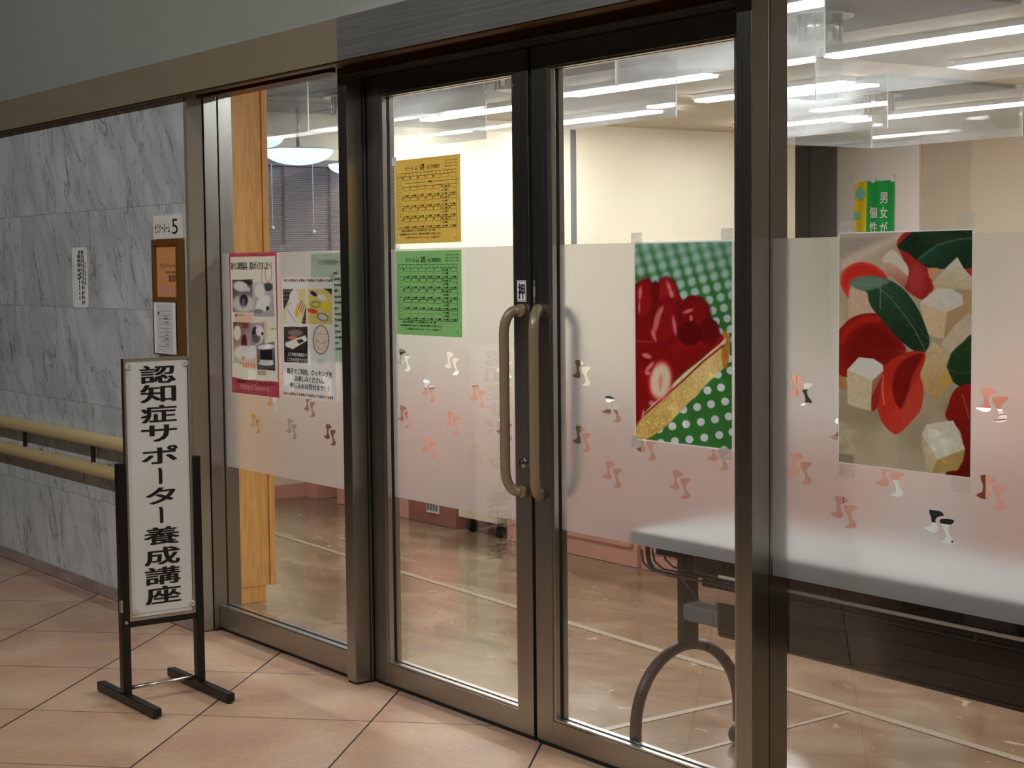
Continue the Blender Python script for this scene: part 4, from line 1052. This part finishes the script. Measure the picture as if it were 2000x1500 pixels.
# loose tape left on the panes
for x, z, yy, s in ((-5.98, 1.625, 3.1925, 'curled clear tape above the red bordered poster'), (-5.19, 1.619, 3.2355, 'small clear tape between the two calendar sheets')):
    b = B(); b.box(x-.02, x+.02, yy-.0008, yy, z-.012, z+.012, 'tape'); tag(b.done('tape_piece', loc=(x, yy, z)), s, 'tape')

# ------------------------------------------------------------------ cooking room shell
CZ = 2.60
b = B(); b.box(-11.8, 1.2, 3.25, 11.5, -.05, -.001, 'rfloor'); struct(b.done('floor'), 'glossy brown marbled floor of the cooking room', 'floor')
b = B(); b.box(-11.8, 1.2, 3.26, 11.5, CZ, CZ+.1, 'ceil'); struct(b.done('ceiling'), 'cream ceiling of the cooking room', 'ceiling')
b = B(); b.box(-10.095, -7.95, 3.27, 6.1, CZ-.018, CZ-.001, 'greysoffit', .002)
for k in range(4): b.box(-10.09, -7.96, 3.7+.62*k, 3.72+.62*k, CZ-.026, CZ-.017, 'vent')
struct(b.done('trim_11'), 'grey metal ceiling panels over the blind end of the room', 'ceiling panel')
b = B(); b.box(-10.2, -10.1, 3.26, 10.2, 0, CZ, 'cream'); struct(b.done('wall_room_left'), 'cream side wall of the cooking room, with the blind', 'wall')
b = B(); b.box(-11.8, -10.2, 10.1, 10.2, 0, CZ, 'cream'); struct(b.done('wall_room_corner'), 'short cream wall at the recess of the room', 'wall')
b = B(); b.box(-11.8, -11.7, 10.2, 11.3, 0, CZ, 'cream'); struct(b.done('wall_room_recess'), 'cream wall inside the recess', 'wall')
b = B(); b.box(-11.8, 1.2, 11.3, 11.4, 0, CZ, 'tan'); struct(b.done('wall_room_back'), 'tan back wall of the cooking room', 'wall')
b = B(); b.box(-9.078, -6.9, 11.18, 11.3, 0, CZ, 'tan'); struct(b.done('wall_pier'), 'tan wall pier standing out from the back wall', 'wall')
b = B(); b.box(1.1, 1.2, 3.26, 11.3, 0, CZ, 'tan'); struct(b.done('wall_room_right'), 'tan near side wall of the cooking room', 'wall')
b = B(); b.box(-10.098, -10.06, 3.27, 10.1, 0, .09, 'pink'); struct(b.done('baseboard_room'), 'salmon skirting along the cream wall', 'skirting')
b = B(); b.box(-10.1, -10.094, 7.835, 7.885, 1.2, 2.56, 'greyplastic'); struct(b.done('trim_9'), 'dark upright strip on the cream wall', 'strip')
ln = sgroup('trim_10', 'pale lines laid in the cooking room floor', 'floor line')
def fline(x0, y0, x1, y1, w_):
    d = Vector((x1-x0, y1-y0, 0)).normalized(); n = Vector((-d.y, d.x, 0))*w_/2; b = B(); i = b.mi('strip')
    P = [Vector((x0, y0, .0008))+n, Vector((x0, y0, .0008))-n, Vector((x1, y1, .0008))-n, Vector((x1, y1, .0008))+n]
    f = b.bm.faces.new([b.bm.verts.new(q) for q in P]); f.material_index = i; b.done('floor_line', ln)
fline(-10.06, 4.66, -1, 4.15, .040); fline(-4.32, 3.3, -4.33, 4.31, .035); fline(-3.94, 3.3, -3.98, 4.28, .02)

# wooden pillar
t = sgroup('pillar', 'orange wooden pillar just inside the left window', 'pillar')
b = B(); b.box(-7.35, -6.99, 3.36, 3.630, .075, CZ, 'wood', .002); b.done('pillar_body', t)
b = B(); b.box(-7.30, -6.995, 3.38, 3.612, 0, .075, 'wood'); b.done('plinth', t)
b = B(); b.box(-7.02, -6.985, 3.632, 3.662, .075, CZ, 'wood', .003); b.done('corner_trim', t)

# window blind on the cream wall
t = thing('window_blind', 'lowered grey slatted blind behind the wooden pillar', 'blind', (-10.09, 5.5, .95))
b = B()
for k in range(105): b.box(-10.078, -10.072, 4.9, 6.1, .92+.0125*k, .9312+.0125*k, 'blind', .0008)
b.done('slats', t)
b = B(); b.box(-10.095, -10.05, 4.88, 6.12, 2.225, 2.27, 'blind', .003); b.done('head_rail', t)
for yy in (5.39, 5.74): 
    b = B(); b.box(-10.062, -10.060, yy-.006, yy+.006, .93, 2.23, 'brownshelf'); b.done('ladder_tape', t)
for yy, z in ((5.292, 1.815), (5.60, 1.79)):
    b = B(); b.cyl((-10.045, yy, z), (-10.045, yy, 2.235), .003, 'cord', 6); b.sphere((-10.045, yy, z), .013, 'cord', seg=10); b.done('pull_cord', t)

# bluish glowing bowls stand in for hall lights mirrored in the glass
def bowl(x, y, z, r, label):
    t = thing('reflection_bowl', label, 'lamp', (x, y, CZ), 'bluish reflection bowls')
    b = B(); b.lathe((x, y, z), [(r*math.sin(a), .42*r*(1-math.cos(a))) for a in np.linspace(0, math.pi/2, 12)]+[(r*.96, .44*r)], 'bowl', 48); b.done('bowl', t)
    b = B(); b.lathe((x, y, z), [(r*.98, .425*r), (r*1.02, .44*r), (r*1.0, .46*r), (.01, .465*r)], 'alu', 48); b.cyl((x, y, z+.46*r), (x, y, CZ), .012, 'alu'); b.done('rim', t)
bowl(-9.80, 5.36, 2.215, .225, 'bluish glass reflection built as a bowl, hanging lowest and widest over the blind')
bowl(-9.63, 4.97, 2.295, .17, 'bluish glass reflection built as a bowl, partly behind the wooden pillar')
bowl(-9.84, 5.80, 2.16, .17, 'bluish glass reflection built as a bowl, half hidden by the steel post')

# ------------------------------------------------------------------ acrylic smoke hoods under the ceiling
def hood(x0, x1, y0, y1, label):
    t = thing('smoke_hood', label, 'extractor hood', ((x0+x1)/2, (y0+y1)/2, CZ), 'clear acrylic hoods under the ceiling')
    z0, z1, th = 2.295, CZ-.001, .008
    for (a, c, d_, e) in ((x0, x1, y0, y0+th), (x0, x1, y1-th, y1), (x0, x0+th, y0+th, y1-th), (x1-th, x1, y0+th, y1-th)):
        b = B(); b.box(a, c, d_, e, z0, z1, 'hood'); ie = b.mi('hoodedge')
        b.bm.faces.ensure_lookup_table()
        for f in b.bm.faces:
            n = f.normal; f.normal_update(); n = f.normal
            if f.calc_area() < .01: f.material_index = ie
        b.done('acrylic_pane', t)
    xm, ym = (x0+x1)/2, (y0+y1)/2
    b = B(); b.box(x0+.03, x1-.03, y0+.03, y1-.03, CZ-.02, CZ-.002, 'vent', .003)
    for k in range(7): b.box(x0+.2+.03*k, x0+.212+.03*k, ym-.35, ym+.1, CZ-.03, CZ-.018, 'duct')
    b.done('vent_plate', t)
    b = B(); b.cyl((xm, ym, CZ-.15), (xm, ym, CZ-.02), .085, 'duct', 28); b.cyl((xm, ym, CZ-.045), (xm, ym, CZ-.035), .14, 'duct', 28)
    for k in range(12): b.cyl((xm+.09*math.cos(k*math.pi/6), ym+.09*math.sin(k*math.pi/6), CZ-.15), (xm+.09*math.cos(k*math.pi/6), ym+.09*math.sin(k*math.pi/6), CZ-.03), .006, 'alu', 6)
    b.done('exhaust_duct', t)
    return t
h0 = hood(-5.58, -4.38, 4.57, 5.77, 'clear acrylic hood, nearest one behind the right window')
copy_thing(h0, (-2.17, 0, 0), 'clear acrylic hood seen through both doors')
copy_thing(h0, (-3.86, 0, 0), 'clear acrylic hood nearest the blue reflection bowls')
copy_thing(h0, (-2.15, 2.75, 0), 'clear acrylic hood in front of the green banner')
copy_thing(h0, (.10, 2.75, 0), 'clear acrylic hood of the far row at the picture edge')

# ------------------------------------------------------------------ ceiling lights of the room
def tubelight(x, y, ln_, label):
    t = thing('strip_light', label, 'ceiling light', (x+ln_/2, y, CZ), 'strip lights of the cooking room')
    b = B(); b.box(x, x+ln_, y-.07, y+.07, CZ-.03, CZ-.001, 'white', .002); b.done('housing', t)
    b = B(); b.box(x+.01, x+ln_-.01, y-.05, y+.05, CZ-.045, CZ-.0305, 'tube'); b.done('tube', t)
    return t
tl = tubelight(-5.94, 6.24, 1.25, 'strip light behind the nearest hood')
for dx, dy, s in ((-2.16, .05, 'strip light above the right door'), (-4.03, .22, 'strip light above the yellow calendar'), (.02, .98, 'strip light, second one back behind the right window'), (-2.04, .98, 'strip light of the middle row beside the ceiling disc'), (-3.95, 1.2, 'strip light of the middle row near the cream wall'),
                  (-2.20, 2.96, 'strip light of the far row over the green banner'), (.1, 2.96, 'strip light of the far row at the picture edge'), (-3.55, 2.75, 'strip light of the far row near the cream wall'), (.55, -2.0, 'strip light nearest the glass over the folding table'), (-2.2, -2.15, 'strip light nearest the glass over the right door'),
                  (2.3, .0, 'strip light beyond the picture edge, front row'), (2.3, .98, 'strip light beyond the picture edge, middle row'), (2.3, 2.96, 'strip light beyond the picture edge, far row')):
    copy_thing(tl, (dx, dy, 0), s)
b = B(); b.lathe((-8.54, 7.73, CZ), [(.002, -.03), (.10, -.028), (.17, -.012), (.175, 0)], 'discvent', 40); tag(b.done('ceiling_disc', loc=(-8.54, 7.73, CZ)), 'flat round grey vent disc on the cream ceiling', 'vent')

# ------------------------------------------------------------------ back of the room
b = B(); b.box(-11.65, -10.64, 11.26, 11.298, .1, CZ-.01, 'greypanel', .003)
for x in (-11.3, -10.97): b.box(x-.004, x+.004, 11.257, 11.262, .1, CZ-.02, 'inkdim')
tag(b.done('partition_panel', loc=(-11.1, 11.28, .1)), 'grey partition panel left of the white screen', 'panel')
b = B(); b.box(-10.632, -9.69, 11.262, 11.298, .6, CZ-.02, 'screen', .003); b.box(-10.632, -9.69, 11.25, 11.298, .57, .61, 'greyplastic', .004)
tag(b.done('projection_screen', loc=(-10.16, 11.28, .57)), 'tall white screen behind the green banner', 'screen')
t = thing('banner', 'green and yellow cloth banner with white vertical writing on the white screen', 'banner', (-10.18, 11.25, .75))
xa, xs_, xb, z0, z1 = -10.408, -10.262, -9.948, .75, 2.25
def cloth(x0, x1, m, nm):
    b = B(); i = b.mi(m); n = 14; mz = 30; g = [[b.bm.verts.new((x0+(x1-x0)*p_/n, 11.245+.006*math.sin((x0+(x1-x0)*p_/n)*38)+.004*math.sin(q*.5), z0+(z1-z0)*q/mz+.0*p_)) for p_ in range(n+1)] for q in range(mz+1)]
    for q in range(mz):
        for p_ in range(n):
            f = b.bm.faces.new((g[q][p_], g[q][p_+1], g[q+1][p_+1], g[q+1][p_])); f.material_index = i; f.smooth = True
    return b.done(nm, t)
cg_ = cloth(xs_, xb, 'bangreen', 'green_cloth'); cy_ = cloth(xa, xs_, 'banyel', 'yellow_strip')
b = B()
for x, z, r in ((-10.325, 2.145, .055), (-10.365, 1.955, .036), (-10.355, 1.80, .022), (-10.31, 1.62, .05), (-10.36, 1.40, .036)):
    b = B(); b.disc(x, z, r, 11.233, 'bancy'); b.done('dot', t)
b = B()
for k, c_ in enumerate('男女が性'): b.text(c_, -10.055, 2.10-.128*k, .098, 11.233, 'white', .088, .03)
for k, c_ in enumerate('個性と'): b.text(c_, -10.175, 1.975-.128*k, .098, 11.233, 'white', .088, .03)
b.done('lettering', t)
for x in (-10.395, -10.18, -9.96):
    b = B(); b.box(x-.014, x+.014, 11.225, 11.255, 2.235, 2.275, 'white', .003); b.cyl((x, 11.24, 2.27), (x, 11.24, 2.30), .008, 'white', 10); b.done('clip', t)

# ------------------------------------------------------------------ salmon cooking counters
def counter(x0, x1, y0, y1, label, knee=None, zt=.80):
    t = thing('cooking_counter', label, 'counter', ((x0+x1)/2, y0, 0), 'salmon cooking counters')
    b = B()
    if knee:
        k0, k1 = knee
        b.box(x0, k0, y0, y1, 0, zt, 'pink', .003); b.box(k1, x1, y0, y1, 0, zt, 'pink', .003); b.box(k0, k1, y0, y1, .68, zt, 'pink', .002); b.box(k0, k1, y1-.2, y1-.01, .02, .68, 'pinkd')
    else: b.box(x0, x1, y0, y1, 0, zt, 'pink', .003)
    b.done('cabinet', t)
    b = B(); b.box(x0-.008, x1+.008, y0-.02, y1+.02, zt, zt+.04, 'worktop', .004); b.done('worktop', t)
    n = max(1, int((x1-x0)/.6))
    if not knee:
        for k in range(n):
            a = x0+.03+(x1-x0-.06)*k/n; c = x0+.03+(x1-x0-.06)*(k+1)/n-.006
            b = B(); b.box(a, c, y0-.012, y0-.0005, .10, zt-.02, 'pink', .002); dd = b.done('door', t)
            b = B(); b.cyl(((a+c)/2-.06, y0-.03, zt-.08), ((a+c)/2+.06, y0-.03, zt-.08), .005, 'chrome', 10); b.box((a+c)/2-.06, (a+c)/2-.052, y0-.03, y0-.012, zt-.085, zt-.075, 'chrome'); b.box((a+c)/2+.052, (a+c)/2+.06, y0-.03, y0-.012, zt-.085, zt-.075, 'chrome'); b.done('handle', dd)
    return t
ca_ = counter(-10.05, -8.74, 5.50, 6.3, 'salmon cooking counter nearest the cream wall', (-9.90, -9.62))
cb_ = counter(-7.70, -6.56, 5.50, 6.3, 'salmon cooking counter behind the white trolley')
counter(-6.53, -4.42, 5.50, 6.3, 'salmon cooking counter beyond the folding table')
counter(-4.38, -2.3, 5.50, 6.3, 'salmon cooking counter behind the tomato poster')
counter(-2.26, -.2, 5.50, 6.3, 'salmon cooking counter at the picture edge')
counter(-8.6, -6.5, 8.0, 8.8, 'salmon cooking counter of the far row, toward the cream wall', zt=.86)
counter(-6.2, -4.1, 8.0, 8.8, 'salmon cooking counter of the far row, behind the right window', zt=.86)
b = B(); b.box(-8.515, -8.39, 5.486, 5.499, .07, .15, 'white', .002)
for k in range(4): b.box(-8.505+.03*k, -8.485+.03*k, 5.484, 5.487, .085, .135, 'inkdim')
tag(b.done('vent_grille', loc=(-8.45, 5.49, .11)), 'small white vent grille low on a salmon base', 'grille')
b = B(); b.box(-8.74, -8.22, 5.5, 6.3, 0, .16, 'pinkd', .003); tag(b.done('low_plinth', loc=(-8.5, 5.9, 0)), 'dark salmon low plinth beside the white trolley', 'plinth')
b = B(); b.box(-9.9, -8.8, 6.32, 6.7, 0, .76, 'brownshelf', .004); b.box(-9.86, -8.84, 6.315, 6.33, .08, .36, 'pinkd'); b.box(-9.86, -8.84, 6.315, 6.33, .4, .70, 'pinkd')
tag(b.done('storage_chest', loc=(-9.35, 6.5, 0)), 'dark brown storage chest behind the first counter', 'chest')

# white trolley on castors
t = thing('trolley', 'cream white trolley on black castors standing before the counters', 'trolley', (-7.96, 5.47, 0))
b = B(); b.box(-8.155, -7.765, 5.475, 5.90, .085, .62, 'cartw', .004); b.done('cabinet', t)
b = B(); b.box(-8.16, -7.76, 5.465, 5.91, .62, .64, 'worktop', .003); b.done('top', t)
for x in (-8.07, -7.80):
    for yy in (5.52, 5.84):
        b = B(); b.cyl((x-.012, yy, .034), (x+.012, yy, .034), .034, 'castor', 20); b.box(x-.016, x+.016, yy-.016, yy+.016, .055, .086, 'castor', .002); b.done('castor', t)

# things standing on the counters
def item(name, label, cat, build, loc):
    b = B(); build(b); tag(b.done(name, loc=loc), label, cat)
item('cooking_pot', 'orange cooking pot on a white worktop at the picture edge', 'pot', lambda b: (b.cyl((-4.33, 5.75, .841), (-4.33, 5.75, .95), .11, 'orange', 28), b.cyl((-4.33, 5.75, .95), (-4.33, 5.75, .965), .115, 'brownshelf', 28), b.cyl((-4.33, 5.75, .965), (-4.33, 5.75, .985), .02, 'ink', 12)), (-4.33, 5.75, .841))
item('folded_cloth', 'white folded cloth pile beside the orange pot', 'cloth', lambda b: [b.box(-4.75+.004*k, -4.52-.004*k, 5.6, 5.85, .841+.02*k, .858+.02*k, 'white', .004) for k in range(4)], (-4.63, 5.7, .841))
item('gas_hob', 'black gas hob set in a white worktop beyond the right door', 'hob', lambda b: (b.box(-7.35, -6.85, 5.62, 6.1, .841, .87, 'blackpaint', .004), b.cyl((-7.22, 5.85, .87), (-7.22, 5.85, .885), .07, 'duct', 20), b.cyl((-6.98, 5.85, .87), (-6.98, 5.85, .885), .07, 'duct', 20), b.box(-7.32, -7.12, 5.845, 5.855, .885, .9, 'castor'), b.box(-7.08, -6.88, 5.845, 5.855, .885, .9, 'castor')), (-7.1, 5.86, .841))
item('enamel_box', 'white storage box with black lid on the counter near the cream wall', 'box', lambda b: (b.box(-9.3, -8.95, 5.6, 5.85, .841, 1.0, 'white', .006), b.box(-9.31, -8.94, 5.59, 5.86, 1.0, 1.02, 'ink', .003)), (-9.12, 5.72, .841))
item('rice_cooker', 'white rice cooker with dark lid, on the counter behind the right window', 'rice cooker', lambda b: (b.cyl((-5.5, 5.8, .841), (-5.5, 5.8, 1.02), .13, 'white', 32), b.sphere((-5.5, 5.8, 1.02), .13, 'greyplastic', (1, 1, .35), 28), b.box(-5.55, -5.45, 5.655, 5.68, .9, .96, 'ink', .002)), (-5.5, 5.8, .841))
t = thing('notice_sheet', 'white paper with black characters on a salmon counter', 'paper', (-4.66, 5.485, .4))
b = B(); b.box(-4.86, -4.48, 5.483, 5.487, .36, .62, 'paper'); b.done('sheet', t)
b = B()
for s, x, z in (('ひ', -4.72, .57), ('体', -4.73, .47), ('ー', -4.56, .49), ('」', -4.52, .42)): b.text(s, x, z, .055, 5.4825, 'ink', None, .03)
b.done('lettering', t)

# ------------------------------------------------------------------ folding table just behind the glass
t = thing('folding_table', 'long white folding table with dark legs right behind the glass', 'table', (-2.9, 3.51, 0))
TX0, TX1, TY0, TY1 = -3.985, -1.5, 3.31, 3.76
b = B(); b.box(TX0+.004, TX1-.004, TY0+.004, TY1-.004, .697, .729, 'tabletop', .003); b.done('tabletop', t)
b = B()
b.box(TX0, TX1, TY0, TY0+.006, .693, .727, 'tableedge', .002); b.box(TX0, TX1, TY1-.006, TY1, .693, .727, 'tableedge', .002); b.box(TX0, TX0+.006, TY0, TY1, .693, .727, 'tableedge', .002); b.box(TX1-.006, TX1, TY0, TY1, .693, .727, 'tableedge', .002); b.box(TX0+.003, TX1-.003, TY0+.003, TY1-.003, .689, .697, 'tableedge')
b.done('edge_band', t)
def leg(xl):
    b = B(); yc = 3.50
    b.box(xl-.018, xl+.018, yc-.030, yc+.030, .345, .66, 'tframe', .004)
    lg = b.done('leg', t)
    pts = [(xl, yc-.215, .045)]+[(xl, yc-.215*math.cos(a), .12+.235*math.sin(a)) for a in np.linspace(0, math.pi, 25)]+[(xl, yc+.215, .075)]
    b = B(); b.tube(pts, .0185, 'tframe', 16); b.done('arched_foot', lg)
    for s in (-1, 1):
        yy = yc+s*.215
        b = B(); b.cyl((xl, yy, .060), (xl, yy, .075), .010, 'greyplastic', 14); b.cyl((xl-.014, yy, .031), (xl+.014, yy, .031), .031, 'castor', 24)
        b.sphere((xl, yy, .036), .026, 'castor', (.8, 1, 1), 16); b.done('castor', lg)
    b = B(); b.box(xl-.03, xl+.03, yc-.055, yc+.055, .64, .688, 'tframe', .005); b.cyl((xl-.04, yc, .65), (xl+.04, yc, .65), .022, 'tframe', 20); b.done('hinge', lg)
    return lg
leg(-3.93); leg(-1.75)
b = B(); b.box(-3.93, -1.75, 3.475, 3.525, .585, .635, 'tframe', .004); b.box(-3.90, -1.78, 3.53, 3.56, .54, .565, 'tframe', .003); b.done('long_rail', t)
# folded modesty panel rail and wire shelf
b = B(); b.box(-3.62, -1.8, 3.335, 3.372, .470, .515, 'tframe', .006); b.box(-3.62, -1.8, 3.338, 3.350, .515, .555, 'blackpaint', .002); b.cyl((-3.62, 3.353, .463), (-1.8, 3.353, .463), .011, 'tframe', 14); b.done('lower_rail', t)
b = B()
for k in range(7):
    yy = 3.37+.045*k
    b.tube([(-4.0, yy, .66), (-3.99, yy, .62), (-3.95, yy, .60-.0*k), (-1.7, yy, .60)], .0035, 'wire', 8)
for x in (-3.7, -3.2, -2.7, -2.2): b.tube([(x, 3.36, .672), (x, 3.362, .60), (x, 3.38, .596), (x, 3.64, .596), (x, 3.66, .60), (x, 3.66, .672)], .004, 'wire', 8)
b.done('wire_shelf', t)
b = B(); b.tube([(-3.6, 3.328, .637), (-1.7, 3.328, .637)], .005, 'white', 10); b.done('pull_rod', t)['label'] = 'thin pale rod under the tabletop'
b = B(); b.tube([(-4.005, 3.40, .685), (-4.005, 3.40, .640), (-3.995, 3.40, .612), (-3.97, 3.40, .597), (-3.93, 3.40, .592), (-3.80, 3.40, .590)], .0075, 'wire', 12); b.done('bag_hook', t)
b = B()
b.box(-3.99, -3.90, 3.42, 3.48, .64, .687, 'blackpaint', .003)
for x in (-3.72, -3.08, -2.72): b.box(x, x+.16, 3.335, 3.46, .630, .687, 'blackpaint', .006); b.cyl((x+.02, 3.36, .642), (x+.13, 3.36, .642), .016, 'greyplastic', 16)
b.done('bracket', t)
b = B(); b.tube([(-3.93, 3.47, .57), (-3.85, 3.45, .535), (-3.78, 3.43, .50)], .004, 'tframe', 8); b.box(-3.80, -3.62, 3.36, 3.44, .47, .525, 'greyplastic', .012); b.done('lock_arm', t)
b = B(); b.box(-3.70, -1.9, 3.60, 3.615, .40, .66, 'blackpaint', .003); b.done('modesty_panel', t)

# nothing else is needed: the hall lamps and room lights above light the whole place
